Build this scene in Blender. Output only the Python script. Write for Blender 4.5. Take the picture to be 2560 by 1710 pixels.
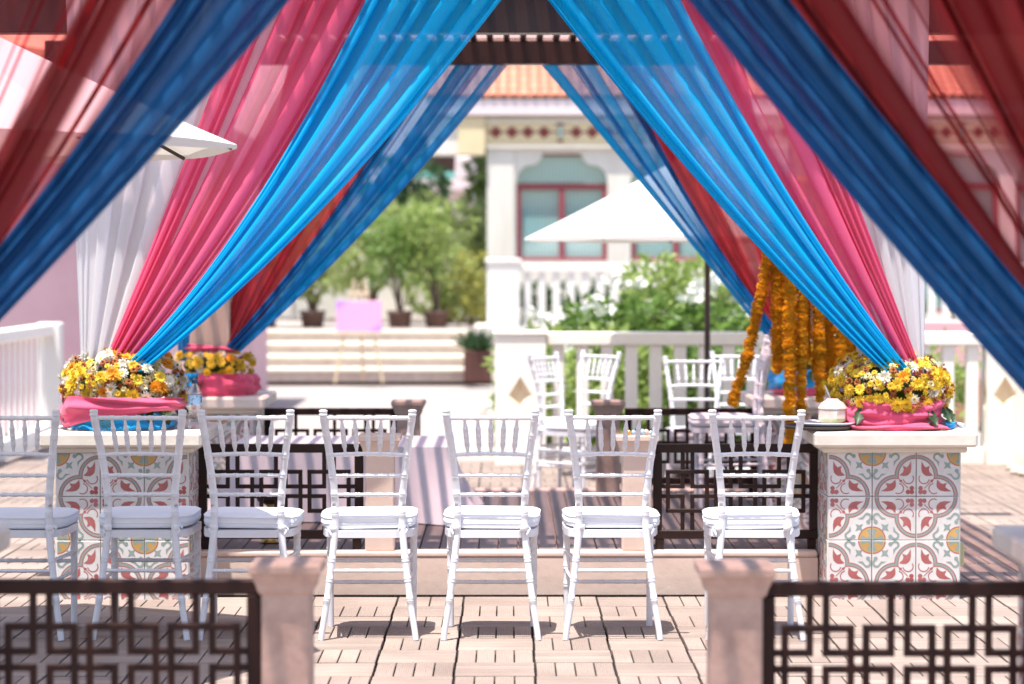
import bpy, bmesh, math, random
from mathutils import Vector, Matrix, Euler, noise as mnoise

R = math.radians
for o in list(bpy.data.objects):
    bpy.data.objects.remove(o, do_unlink=True)
SC = bpy.context.scene
COL = SC.collection

# ------------------------------------------------------------------ camera
EYE = 1.52
cam_d = bpy.data.cameras.new('camera')
cam = bpy.data.objects.new('camera', cam_d)
COL.objects.link(cam)
cam.location = (0, 0, EYE)
cam.rotation_euler = (R(90 - 1.905), 0, R(-0.088))
cam_d.lens = 85
cam_d.sensor_width = 36
cam_d.clip_start = 0.1
cam_d.clip_end = 1500
cam_d.dof.use_dof = True
cam_d.dof.focus_distance = 9.95
cam_d.dof.aperture_fstop = 2.2
SC.camera = cam

# ------------------------------------------------------------------ sky and sun
SUN_S = (0.14, 0.22)              # shadow shift in x and y for each metre of height
_d = Vector((SUN_S[0], SUN_S[1], -1)).normalized()
SUN_EL = math.asin(-_d.z)
world = bpy.data.worlds.new('World')
SC.world = world
world.use_nodes = True
wn = world.node_tree.nodes
wl = world.node_tree.links
sky = wn.new('ShaderNodeTexSky')
sky.sky_type = 'NISHITA'
sky.sun_disc = False
sky.sun_elevation = SUN_EL
sky.sun_rotation = math.atan2(-_d.x, -_d.y)
sky.air_density = 1.0
sky.dust_density = 2.0
bg = wn['Background']
bg.inputs['Strength'].default_value = 0.15
wl.new(sky.outputs[0], bg.inputs['Color'])
sun_d = bpy.data.lights.new('sun', 'SUN')
sun_d.energy = 4.8
sun_d.angle = R(0.5)
sun_d.color = (1.0, 0.95, 0.88)
sun = bpy.data.objects.new('sun', sun_d)
COL.objects.link(sun)
sun.rotation_euler = _d.to_track_quat('-Z', 'Y').to_euler()
sun.location = (-3, -3, 20)

SC.view_settings.view_transform = 'Standard'
SC.view_settings.look = 'None'
SC.view_settings.gamma = 1
SC.view_settings.exposure = 0.96
SC.render.engine = 'CYCLES'
SC.cycles.use_denoising = True
SC.cycles.max_bounces = 10
SC.cycles.diffuse_bounces = 5
SC.cycles.glossy_bounces = 3
SC.cycles.transmission_bounces = 8
SC.cycles.transparent_max_bounces = 24
SC.cycles.caustics_reflective = False
SC.cycles.caustics_refractive = False
SC.cycles.sample_clamp_indirect = 6

# ------------------------------------------------------------------ helpers
def tag(o, label=None, cat=None, group=None, kind=None):
    if label: o['label'] = label
    if cat: o['category'] = cat
    if group: o['group'] = group
    if kind: o['kind'] = kind
    return o

def empty(name, loc=(0, 0, 0), rz=0, parent=None):
    o = bpy.data.objects.new(name, None)
    COL.objects.link(o)
    o.location = loc
    o.rotation_euler = (0, 0, rz)
    o.empty_display_size = 0.1
    if parent: o.parent = parent
    return o

def thing(name, label, cat, loc=(0, 0, 0), rz=0, group=None):
    return tag(empty(name, loc, rz), label, cat, group)

def link(name, me, parent=None, loc=None, rot=None, scale=None):
    o = bpy.data.objects.new(name, me)
    COL.objects.link(o)
    if parent: o.parent = parent
    if loc is not None: o.location = loc
    if rot is not None: o.rotation_euler = rot
    if scale is not None: o.scale = scale
    return o

def copy_tree(o, parent=None, label=None, loc=None, rz=None):
    c = o.copy()
    COL.objects.link(c)
    c.parent = parent
    if label: c['label'] = label
    if loc is not None: c.location = loc
    if rz is not None: c.rotation_euler = (0, 0, rz)
    for ch in list(o.children):
        copy_tree(ch, c)
    return c

class MB:
    """collects shapes into one mesh"""
    def __init__(s):
        s.v = []; s.f = []; s.m = []; s.uv = []; s.sm = []
    def add(s, vs, fs, mat=0, smooth=False, M=None, uvs=None):
        b = len(s.v)
        if M is not None:
            vs = [tuple(M @ Vector(p)) for p in vs]
        s.v.extend([tuple(p) for p in vs])
        for f in fs:
            s.f.append(tuple(i + b for i in f)); s.m.append(mat); s.sm.append(smooth)
        if uvs is None: uvs = [(0, 0)] * len(vs)
        s.uv.extend(uvs)
        return s
    def box(s, x0, x1, y0, y1, z0, z1, mat=0, b=0.0, M=None):
        if b <= 0:
            vs = [(x, y, z) for z in (z0, z1) for y in (y0, y1) for x in (x0, x1)]
            return s.add(vs, [(0, 2, 3, 1), (4, 5, 7, 6), (0, 1, 5, 4), (2, 6, 7, 3), (0, 4, 6, 2), (1, 3, 7, 5)], mat, M=M)
        # chamfered box
        X = (x0, x1); Y = (y0, y1); Z = (z0, z1)
        vs = []; idx = {}
        for i in (0, 1):
            for j in (0, 1):
                for k in (0, 1):
                    sx = b if i == 0 else -b; sy = b if j == 0 else -b; sz = b if k == 0 else -b
                    idx[(i, j, k, 'x')] = len(vs); vs.append((X[i], Y[j] + sy, Z[k] + sz))
                    idx[(i, j, k, 'y')] = len(vs); vs.append((X[i] + sx, Y[j], Z[k] + sz))
                    idx[(i, j, k, 'z')] = len(vs); vs.append((X[i] + sx, Y[j] + sy, Z[k]))
        fs = []
        def q(*a): fs.append(tuple(idx[t] for t in a))
        for i in (0, 1):
            t = [(i, 0, 0, 'x'), (i, 1, 0, 'x'), (i, 1, 1, 'x'), (i, 0, 1, 'x')]
            q(*(t if i else t[::-1]))
            t = [(0, i, 0, 'y'), (1, i, 0, 'y'), (1, i, 1, 'y'), (0, i, 1, 'y')]
            q(*(t[::-1] if i else t))
            t = [(0, 0, i, 'z'), (1, 0, i, 'z'), (1, 1, i, 'z'), (0, 1, i, 'z')]
            q(*(t if i else t[::-1]))
        for a in (0, 1):
            for c in (0, 1):
                t = [(a, c, 0, 'x'), (a, c, 0, 'y'), (a, c, 1, 'y'), (a, c, 1, 'x')]
                q(*(t if (a == c) else t[::-1]))
                t = [(a, 0, c, 'x'), (a, 0, c, 'z'), (a, 1, c, 'z'), (a, 1, c, 'x')]
                q(*(t[::-1] if (a == c) else t))
                t = [(0, a, c, 'y'), (0, a, c, 'z'), (1, a, c, 'z'), (1, a, c, 'y')]
                q(*(t if (a == c) else t[::-1]))
                for k in (0, 1):
                    pass
        for i in (0, 1):
            for j in (0, 1):
                for k in (0, 1):
                    t = [(i, j, k, 'x'), (i, j, k, 'y'), (i, j, k, 'z')]
                    q(*(t if (i + j + k) % 2 else t[::-1]))
        return s.add(vs, fs, mat, M=M)
    def tube(s, pts, radii, n=8, mat=0, cap=True, M=None, smooth=True):
        pts = [Vector(p) for p in pts]
        if not hasattr(radii, '__len__'): radii = [radii] * len(pts)
        vs = []; fs = []
        up = None
        for i, p in enumerate(pts):
            a = pts[max(i - 1, 0)]; c = pts[min(i + 1, len(pts) - 1)]
            d = (c - a)
            if d.length < 1e-9: d = Vector((0, 0, 1))
            d.normalize()
            if up is None:
                up = d.orthogonal().normalized()
            else:
                up = (up - d * up.dot(d))
                if up.length < 1e-6: up = d.orthogonal()
                up.normalize()
            w = d.cross(up)
            for k in range(n):
                an = 2 * math.pi * k / n
                vs.append(p + (up * math.cos(an) + w * math.sin(an)) * radii[i])
        for i in range(len(pts) - 1):
            for k in range(n):
                k2 = (k + 1) % n
                fs.append((i * n + k, i * n + k2, (i + 1) * n + k2, (i + 1) * n + k))
        s.add([tuple(v) for v in vs], fs, mat, smooth, M)
        if cap:
            m = len(pts) - 1
            s.add([tuple(vs[k]) for k in range(n)], [tuple(range(n))[::-1]], mat, False, M)
            s.add([tuple(vs[m * n + k]) for k in range(n)], [tuple(range(n))], mat, False, M)
        return s
    def lathe(s, prof, n=16, mat=0, M=None, smooth=True, cap=True, sx=1, sy=1):
        vs = []; fs = []
        for (r, z) in prof:
            for k in range(n):
                a = 2 * math.pi * k / n
                vs.append((r * sx * math.cos(a), r * sy * math.sin(a), z))
        for i in range(len(prof) - 1):
            for k in range(n):
                k2 = (k + 1) % n
                fs.append((i * n + k, i * n + k2, (i + 1) * n + k2, (i + 1) * n + k))
        if cap:
            fs.append(tuple(range(n))[::-1])
            m = len(prof) - 1
            fs.append(tuple(m * n + k for k in range(n)))
        return s.add(vs, fs, mat, smooth, M)
    def prism(s, poly, z0, z1, mat=0, M=None):
        n = len(poly)
        vs = [(x, y, z0) for x, y in poly] + [(x, y, z1) for x, y in poly]
        fs = [tuple(range(n))[::-1], tuple(range(n, 2 * n))]
        for i in range(n):
            j = (i + 1) % n
            fs.append((i, j, n + j, n + i))
        return s.add(vs, fs, mat, M=M)
    def grid(s, fn, nu, nv, mat=0, smooth=True, M=None, wrap=False):
        vs = []; uvs = []; fs = []
        for j in range(nv + 1):
            for i in range(nu + 1):
                u = i / nu; v = j / nv
                vs.append(tuple(fn(u, v))); uvs.append((u, v))
        w = nu + 1
        for j in range(nv):
            for i in range(nu):
                fs.append((j * w + i, j * w + i + 1, (j + 1) * w + i + 1, (j + 1) * w + i))
        return s.add(vs, fs, mat, smooth, M, uvs)
    def mesh(s, name, mats):
        me = bpy.data.meshes.new(name)
        me.from_pydata(s.v, [], s.f)
        if not hasattr(mats, '__len__'): mats = [mats]
        for m in mats: me.materials.append(m)
        me.polygons.foreach_set('material_index', s.m)
        me.polygons.foreach_set('use_smooth', s.sm)
        uvl = me.uv_layers.new(name='UVMap')
        li = [0] * len(me.loops)
        me.loops.foreach_get('vertex_index', li)
        flat = []
        for i in li: flat.extend(s.uv[i])
        uvl.data.foreach_set('uv', flat)
        me.update()
        return me
    def build(s, name, mats, parent=None, loc=None, rot=None):
        return link(name, s.mesh(name, mats), parent, loc, rot)

def bbox_mesh(name, dx, dy, dz, mat, b=0.002):
    """a box centred on the origin"""
    return MB().box(-dx / 2, dx / 2, -dy / 2, dy / 2, -dz / 2, dz / 2, 0, b).mesh(name, mat)

# ------------------------------------------------------------------ materials
def mat_new(name):
    m = bpy.data.materials.new(name)
    m.use_nodes = True
    n = m.node_tree.nodes; l = m.node_tree.links
    p = n['Principled BSDF']
    return m, n, l, p

def L(c):
    """sRGB 0..255 to linear"""
    return tuple(((x / 255) / 12.92 if x / 255 <= 0.04045 else (((x / 255) + 0.055) / 1.055) ** 2.4) for x in c) + (1,)

def plain(name, col, rough=0.6, var=0.0, scale=8.0, bump=0.0, bscale=60.0, col2=None, spec=0.4, metal=0.0,
          objvar=0.0, stretch=None, detail=5.0, bdist=0.004):
    m, n, l, p = mat_new(name)
    c = tuple(col[:3]) + (1,)
    p.inputs['Base Color'].default_value = c
    p.inputs['Roughness'].default_value = rough
    p.inputs['Specular IOR Level'].default_value = spec
    p.inputs['Metallic'].default_value = metal
    tc = n.new('ShaderNodeTexCoord')
    src = tc.outputs['Object']
    if stretch:
        mp = n.new('ShaderNodeMapping'); mp.inputs['Scale'].default_value = stretch
        l.new(src, mp.inputs[0]); src = mp.outputs[0]
    out = None
    if var > 0 or col2:
        t = n.new('ShaderNodeTexNoise'); t.inputs['Scale'].default_value = scale; t.inputs['Detail'].default_value = detail
        t.inputs['Roughness'].default_value = 0.6
        l.new(src, t.inputs['Vector'])
        r = n.new('ShaderNodeValToRGB')
        r.color_ramp.elements[0].position = 0.32; r.color_ramp.elements[1].position = 0.7
        c2 = tuple(col2[:3]) + (1,) if col2 else tuple(x * (1 - var) for x in c[:3]) + (1,)
        r.color_ramp.elements[0].color = c2
        r.color_ramp.elements[1].color = c
        l.new(t.outputs['Fac'], r.inputs[0])
        out = r.outputs[0]
    if objvar > 0:
        oi = n.new('ShaderNodeObjectInfo')
        mr = n.new('ShaderNodeMapRange'); mr.inputs[3].default_value = 1 - objvar; mr.inputs[4].default_value = 1 + objvar
        l.new(oi.outputs['Random'], mr.inputs[0])
        hv = n.new('ShaderNodeHueSaturation')
        l.new(mr.outputs[0], hv.inputs['Value'])
        if out: l.new(out, hv.inputs['Color'])
        else: hv.inputs['Color'].default_value = c
        out = hv.outputs[0]
    if out: l.new(out, p.inputs['Base Color'])
    if bump > 0:
        t2 = n.new('ShaderNodeTexNoise'); t2.inputs['Scale'].default_value = bscale; t2.inputs['Detail'].default_value = 6
        l.new(src, t2.inputs['Vector'])
        b = n.new('ShaderNodeBump'); b.inputs['Strength'].default_value = bump; b.inputs['Distance'].default_value = bdist
        l.new(t2.outputs['Fac'], b.inputs['Height']); l.new(b.outputs[0], p.inputs['Normal'])
    return m

def leafmat(name, col, trans=0.35, objvar=0.0, rough=0.45, var=0.35):
    m, n, l, p = mat_new(name)
    tc = n.new('ShaderNodeTexCoord')
    t = n.new('ShaderNodeTexNoise'); t.inputs['Scale'].default_value = 5; t.inputs['Detail'].default_value = 3
    l.new(tc.outputs['Object'], t.inputs['Vector'])
    r = n.new('ShaderNodeValToRGB')
    r.color_ramp.elements[0].position = 0.3; r.color_ramp.elements[1].position = 0.7
    r.color_ramp.elements[0].color = tuple(x * (1 - var) for x in col[:3]) + (1,)
    r.color_ramp.elements[1].color = tuple(min(1, x * (1 + var * 0.5)) for x in col[:3]) + (1,)
    l.new(t.outputs['Fac'], r.inputs[0])
    src = r.outputs[0]
    if objvar > 0:
        oi = n.new('ShaderNodeObjectInfo')
        mr = n.new('ShaderNodeMapRange'); mr.inputs[3].default_value = 1 - objvar; mr.inputs[4].default_value = 1 + objvar
        l.new(oi.outputs['Random'], mr.inputs[0])
        hv = n.new('ShaderNodeHueSaturation'); l.new(mr.outputs[0], hv.inputs['Value']); l.new(src, hv.inputs['Color'])
        src = hv.outputs[0]
    l.new(src, p.inputs['Base Color'])
    p.inputs['Roughness'].default_value = rough
    tr = n.new('ShaderNodeBsdfTranslucent')
    l.new(src, tr.inputs['Color'])
    mx = n.new('ShaderNodeMixShader'); mx.inputs[0].default_value = trans
    l.new(p.outputs[0], mx.inputs[1]); l.new(tr.outputs[0], mx.inputs[2])
    l.new(mx.outputs[0], n['Material Output'].inputs['Surface'])
    return m

def sheer(name, col, trc, lo=0.4, hi=0.95, freq=18.0, trans=0.55, gather=0.3, seed=0.0, tint=(1, 1, 1), thr=(0.42, 0.62), fine=0.12):
    """thin woven cloth: open weave (transparent) where it hangs flat, dense where it bunches"""
    m, n, l, p = mat_new(name)
    uv = n.new('ShaderNodeUVMap'); uv.uv_map = 'UVMap'
    def streak(fr, vs, sd, detail):
        mp = n.new('ShaderNodeMapping')
        mp.inputs['Scale'].default_value = (fr, vs, 1); mp.inputs['Location'].default_value = (sd, sd * 0.37, 0)
        l.new(uv.outputs[0], mp.inputs[0])
        t = n.new('ShaderNodeTexNoise'); t.inputs['Scale'].default_value = 1.0; t.inputs['Detail'].default_value = detail
        l.new(mp.outputs[0], t.inputs['Vector'])
        return t.outputs['Fac']
    def mrange(src, a, b, c, d):
        mr = n.new('ShaderNodeMapRange'); mr.interpolation_type = 'SMOOTHSTEP'
        for i, v in enumerate((a, b, c, d)): mr.inputs[i + 1].default_value = v
        l.new(src, mr.inputs[0]); return mr.outputs[0]
    def math2(op, a, b, clamp=False):
        q = n.new('ShaderNodeMath'); q.operation = op; q.use_clamp = clamp
        for i, v in enumerate((a, b)):
            if isinstance(v, (int, float)): q.inputs[i].default_value = v
            else: l.new(v, q.inputs[i])
        return q.outputs[0]
    dens = mrange(streak(freq, 0.35, seed, 1.5), thr[0], thr[1], lo, hi)
    lines = mrange(streak(freq * 5, 0.5, seed + 9, 2), 0.52, 0.68, 0, fine)
    sx = n.new('ShaderNodeSeparateXYZ'); l.new(uv.outputs[0], sx.inputs[0])
    edge = math2('ABSOLUTE', math2('SUBTRACT', sx.outputs[0], 0.5), 0)
    hem = mrange(edge, 0.482, 0.49, 0, 0.35)
    g = n.new('ShaderNodeMapRange'); g.inputs[1].default_value = 0.25; g.inputs[2].default_value = 1.0
    g.inputs[3].default_value = 0; g.inputs[4].default_value = gather
    l.new(sx.outputs[1], g.inputs[0])
    fac = math2('MINIMUM', math2('ADD', math2('ADD', dens, lines), math2('ADD', hem, g.outputs[0])), 0.99)
    d = n.new('ShaderNodeBsdfPrincipled')
    d.inputs['Base Color'].default_value = tuple(col) + (1,)
    d.inputs['Roughness'].default_value = 0.42
    d.inputs['Specular IOR Level'].default_value = 0.3
    tl = n.new('ShaderNodeBsdfTranslucent'); tl.inputs['Color'].default_value = tuple(trc) + (1,)
    mx = n.new('ShaderNodeMixShader'); mx.inputs[0].default_value = trans
    l.new(d.outputs[0], mx.inputs[1]); l.new(tl.outputs[0], mx.inputs[2])
    tp = n.new('ShaderNodeBsdfTransparent'); tp.inputs['Color'].default_value = tuple(tint) + (1,)
    m2 = n.new('ShaderNodeMixShader')
    l.new(fac, m2.inputs[0]); l.new(tp.outputs[0], m2.inputs[1]); l.new(mx.outputs[0], m2.inputs[2])
    l.new(m2.outputs[0], n['Material Output'].inputs['Surface'])
    n.remove(p)
    return m

M = {}
M['white_resin'] = plain('white_resin', (0.76, 0.76, 0.80), 0.32, var=0.05, scale=14, spec=0.5)
M['cushion'] = plain('cushion', (0.80, 0.80, 0.83), 0.85, var=.05, scale=5, bump=0.5, bscale=14, bdist=0.012)
M['wood_dark'] = plain('wood_dark', (0.050, 0.020, 0.015), 0.42, col2=(0.022, 0.010, 0.008), scale=6, bump=0.15, bscale=40, stretch=(1, 1, 0.3), spec=0.5)
M['wood_fence'] = plain('wood_fence', (0.026, 0.011, 0.008), 0.5, col2=(0.017, 0.007, 0.0055), scale=7, bump=0.15, bscale=40, spec=0.25)
M['stone'] = plain('stone', (0.72, 0.55, 0.46), 0.85, col2=(0.62, 0.46, 0.38), scale=5, bump=0.3, bscale=35)
M['stone_red'] = plain('stone_red', (0.52, 0.43, 0.365), 0.85, col2=(0.31, 0.245, 0.205), scale=8, bump=0.6, bscale=40)
M['slab'] = plain('slab', (0.76, 0.70, 0.62), 0.75, col2=(0.64, 0.57, 0.49), scale=6, bump=0.3, bscale=30)
M['grout'] = plain('grout', (0.62, 0.58, 0.55), 0.9, col2=(0.25, 0.22, 0.20), scale=9)
M['column'] = plain('column', (0.56, 0.44, 0.36), 0.75, col2=(0.45, 0.34, 0.27), scale=4, stretch=(4, 4, 0.4), bump=0.15, bscale=20)
M['black_gap'] = plain('black_gap', (0.012, 0.010, 0.009), 0.8)
M['brass'] = plain('brass', (0.55, 0.36, 0.12), 0.3, metal=1.0, bump=0.2, bscale=30)
# composite deck slat: reeded along its length
def slat_mat():
    m, n, l, p = mat_new('deck_composite')
    tc = n.new('ShaderNodeTexCoord')
    oi = n.new('ShaderNodeObjectInfo')
    add = n.new('ShaderNodeVectorMath'); add.operation = 'ADD'
    l.new(tc.outputs['Object'], add.inputs[0]); l.new(oi.outputs['Location'], add.inputs[1])
    t = n.new('ShaderNodeTexNoise'); t.inputs['Scale'].default_value = 2.2; t.inputs['Detail'].default_value = 6
    l.new(add.outputs[0], t.inputs['Vector'])
    mp = n.new('ShaderNodeMapping'); mp.inputs['Scale'].default_value = (3, 90, 3)
    l.new(tc.outputs['Object'], mp.inputs[0])
    t3 = n.new('ShaderNodeTexNoise'); t3.inputs['Scale'].default_value = 3; t3.inputs['Detail'].default_value = 3
    l.new(mp.outputs[0], t3.inputs['Vector'])
    r = n.new('ShaderNodeValToRGB')
    r.color_ramp.elements[0].position = 0.25; r.color_ramp.elements[1].position = 0.75
    r.color_ramp.elements[0].color = (0.24, 0.180, 0.155, 1)
    r.color_ramp.elements[1].color = (0.375, 0.298, 0.255, 1)
    l.new(t.outputs['Fac'], r.inputs[0])
    r3 = n.new('ShaderNodeMapRange'); r3.inputs[1].default_value = 0.35; r3.inputs[2].default_value = 0.5
    r3.inputs[3].default_value = 0.88; r3.inputs[4].default_value = 1.0
    l.new(t3.outputs['Fac'], r3.inputs[0])
    mr = n.new('ShaderNodeMapRange'); mr.inputs[3].default_value = 0.84; mr.inputs[4].default_value = 1.08
    l.new(oi.outputs['Random'], mr.inputs[0])
    mu = n.new('ShaderNodeMath'); mu.operation = 'MULTIPLY'; l.new(mr.outputs[0], mu.inputs[0]); l.new(r3.outputs[0], mu.inputs[1])
    hv = n.new('ShaderNodeHueSaturation'); l.new(mu.outputs[0], hv.inputs['Value']); l.new(r.outputs[0], hv.inputs['Color'])
    l.new(hv.outputs[0], p.inputs['Base Color'])
    p.inputs['Roughness'].default_value = 0.75
    p.inputs['Specular IOR Level'].default_value = 0.3
    w = n.new('ShaderNodeTexWave'); w.bands_direction = 'Y'; w.wave_type = 'BANDS'
    w.inputs['Scale'].default_value = 38.0; w.inputs['Distortion'].default_value = 0.0
    l.new(tc.outputs['Object'], w.inputs['Vector'])
    b = n.new('ShaderNodeBump'); b.inputs['Strength'].default_value = 0.55; b.inputs['Distance'].default_value = 0.003
    l.new(w.outputs['Fac'], b.inputs['Height']); l.new(b.outputs[0], p.inputs['Normal'])
    return m
M['deck'] = slat_mat()
M['paving'] = plain('paving', (0.36, 0.31, 0.29), 0.9, col2=(0.31, 0.265, 0.248), scale=0.6, bump=0.2, bscale=20)

# ------------------------------------------------------------------ ground and deck
ground = MB().grid(lambda u, v: ((u - .5) * 900, -60 + v * 900, -0.075), 8, 8, smooth=False).build('ground', M['paving'])
tag(ground, kind='structure')
deck = MB().box(-9.6, 9.6, 5.0, 18.6, -0.07, -0.026).build('deck_floor', M['black_gap'])
tag(deck, 'floor of square composite deck tiles with slats in alternating directions', kind='structure')

TS = 0.30
GAP = 0.0072
SW = (TS - GAP) / 4
SL = TS - GAP
slat_me = MB().box(-SL / 2, SL / 2, -SW / 2 + .0028, SW / 2 - .0028, -0.024, 0.0, 0, 0.0018).mesh('slat', M['deck'])
tray_me = MB().box(-SL / 2 + .004, SL / 2 - .004, -SL / 2 + .004, SL / 2 - .004, -0.0255, -0.0165).mesh('deck_tile', M['black_gap'])
tb = MB().box(-SL / 2 + .004, SL / 2 - .004, -SL / 2 + .004, SL / 2 - .004, -0.0255, -0.0165, 1)
for k in range(4):
    yc = -SL / 2 + (k + .5) * SL / 4
    tb.box(-SL / 2, SL / 2, yc - SW / 2 + .0028, yc + SW / 2 - .0028, -0.024, 0, 0, 0.0018)
tile_me = tb.mesh('deck_tile', [M['deck'], M['black_gap']])
X0, Y0 = -0.2, 9.725
rng = random.Random(5)
cells = []
for j in range(-10, 30):
    for i in range(-18, 19):
        x = X0 + (i + .5) * TS; y = Y0 + (j + .5) * TS
        if abs(x) < 1.44 and 11.05 < y < 14.2: continue          # under the platform
        if abs(abs(x) - 1.735) < 0.16 and (abs(y - 11.14) < 0.16 or abs(y - 13.93) < .16): continue
        if y < 7.2: continue
        if y > 18.3: continue
        if x > 4.0 or x < -4.4: continue
        lim = (abs(x) - .3) / y
        infr = lim < 0.2125 and (1.52 / y) < 0.178
        big = 1 / y if infr else 0
        if abs(x) < 1.3 and y < 8.3: big *= .5
        cells.append((big, x, y, (i + j) % 2 == 0))
cells.sort(key=lambda c: -c[0])
rest = MB()
for k, (big, x, y, vert) in enumerate(cells):
    rz = math.pi / 2 if vert else 0
    dz = rng.uniform(-.0012, .0012)
    tilt = (rng.uniform(-.003, .003), rng.uniform(-.003, .003), rz)
    if k < 96:
        t = link('deck_tile', tray_me, deck, (x, y, dz), tilt)
        for q in range(4):
            link('slat', slat_me, t, (rng.uniform(-.0008, .0008), -SL / 2 + (q + .5) * SL / 4, rng.uniform(-.0006, .0006)))
    elif k < 300:
        link('deck_tile', tile_me, deck, (x, y, dz), tilt)
    else:
        Mx = Matrix.Translation((x, y, dz)) @ Matrix.Rotation(rz, 4, 'Z')
        for q in range(4):
            yc = -SL / 2 + (q + .5) * SL / 4
            rest.box(-SL / 2, SL / 2, yc - SW / 2 + .0028, yc + SW / 2 - .0028, -0.024, 0, 0, 0.0, M=Mx)
tag(rest.build('farther_deck_tiles', M['deck'], deck), kind='stuff')

# ------------------------------------------------------------------ patterned cement tile
M['t_white'] = plain('tile_white', (0.72, 0.69, 0.67), 0.38, var=0.16, scale=14, objvar=0.07)
M['t_red'] = plain('tile_red', (0.35, 0.085, 0.078), 0.5, col2=(0.44, 0.16, 0.15), scale=9)
M['t_grey'] = plain('tile_grey', (0.31, 0.36, 0.335), 0.5, col2=(0.23, 0.305, 0.275), scale=9)
M['t_orange'] = plain('tile_orange', (0.60, 0.36, 0.12), 0.5, var=0.2, scale=9)

def arc_strip(cx, cy, r0, r1, a0, a1, n=14, a0b=None, a1b=None):
    """strip between radii; the two rims may stop at different angles"""
    a0b = a0 if a0b is None else a0b; a1b = a1 if a1b is None else a1b
    vs = []; fs = []
    for k in range(n + 1):
        t = k / n
        ai = R(a0 + (a1 - a0) * t); ao = R(a0b + (a1b - a0b) * t)
        vs.append((cx + r0 * math.cos(ai), cy + r0 * math.sin(ai)))
        vs.append((cx + r1 * math.cos(ao), cy + r1 * math.sin(ao)))
    for k in range(n):
        fs.append((2 * k, 2 * k + 1, 2 * k + 3, 2 * k + 2))
    return vs, fs

def pattern_shapes():
    S = []   # (verts2d, faces, mat)
    c = 0.47
    def diag(r):
        u = (2 * c + math.sqrt(4 * c * c - 8 * (c * c - r * r))) / 4
        return math.degrees(math.atan2(u, u - c))
    for r0, r1, m in ((.468, .492, 1), (.415, .468, 2), (.392, .415, 1)):
        S.append((*arc_strip(c, 0, r0, r1, 0.2, diag(r0), 16, 0.2, diag(r1)), m, True))
    S.append((*arc_strip(1, 1, .282, .308, 180, 270, 12), 1, False))
    S.append((*arc_strip(1, 1, .0, .282, 180, 270, 12), 3, False))
    S.append((*arc_strip(1, 1, .0, .09, 180, 270, 6), 2.5, False))
    S.append((*arc_strip(1, 1, .06, .245, 181, 196, 4, 181, 205), 2.5, True))
    tul = [(.175, .50), (.13, .55), (.112, .64), (.117, .79), (.165, .70), (.205, .655), (.29, .69), (.27, .61), (.285, .56), (.36, .49), (.275, .475), (.215, .478)]
    cxm = sum(p[0] for p in tul) / len(tul); cym = sum(p[1] for p in tul) / len(tul)
    n = len(tul)
    tul = [(cxm + (px - cxm) * 1.14, cym + (py - cym) * 1.14) for px, py in tul]
    S.append(([(cxm, cym)] + tul, [(0, 1 + (k + 1) % n, 1 + k) for k in range(n)], 1, True))
    S.append((*arc_strip(.165, .40, .108, .132, -8, -215, 16), 1, True))
    S.append(([(.165, .178), (.178, .165), (.36, .345), (.345, .36)], [(0, 1, 2, 3)], 1, False))
    S.append(([(.30, .36), (.36, .30), (.40, .395)], [(0, 1, 2)], 1, False))
    for (px, py) in ((.085, .175), (.175, .085), (.085, .085)):
        vs, fs = arc_strip(px, py, 0, .055, 0, 360, 10)
        S.append((vs, fs, 1, False))
    star = []
    for k in range(8):
        a = R(45 * k + 45); r = .125 if k % 2 == 0 else .05
        star.append((.715 + r * math.cos(a), .715 + r * math.sin(a)))
    S.append(([(.715, .715)] + star, [(0, 1 + k, 1 + (k + 1) % 8) for k in range(8)], 2, False))
    S.append((*arc_strip(.905, .475, .055, .105, 75, -130, 12, 60, -120), 2, True))
    S.append((*arc_strip(.93, .585, 0, .05, 0, 360, 8), 2, True))
    S.append(([(.68, .51), (.79, .465), (.86, .385), (.87, .43), (.80, .52)], [(0, 1, 2, 3, 4)][:1], 2, True))
    return S

PAT = pattern_shapes()
TP = 0.198
def cement_tile(flipu, flipv):
    """face in the local xz plane, looking to -y, 0..TP"""
    mb = MB()
    e = .0019
    mb.box(e, TP - e, 0.0, .012, e, TP - e, 0, .0012)
    T = TP - 2 * e - .003
    def put(vs, fs, m, lift, mirror):
        out = []
        for (u, v) in vs:
            if mirror: u, v = v, u
            uu = 1 - u if flipu else u; vv = 1 - v if flipv else v
            out.append((e + .0015 + uu * T, -lift, e + .0015 + vv * T))
        rev = (flipu != flipv) != mirror
        ff = []
        for f in fs:
            a = [Vector((out[i][0], out[i][2], 0)) for i in f]
            ar = sum(a[i].x * a[(i + 1) % len(a)].y - a[(i + 1) % len(a)].x * a[i].y for i in range(len(a)))
            ff.append(tuple(f) if ar > 0 else tuple(f[::-1]))
        mb.add(out, ff, m)
    lift = .00025
    for (vs, fs, m, mir) in PAT:
        mm = 2 if m == 2.5 else m
        lift += .00003
        put(vs, fs, mm, lift, False)
        if mir:
            lift += .00001
            put(vs, fs, mm, lift, True)
    return mb.mesh('tile', [M['t_white'], M['t_red'], M['t_grey'], M['t_orange']])
TILES = {(a, b): cement_tile(a, b) for a in (0, 1) for b in (0, 1)}

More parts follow.
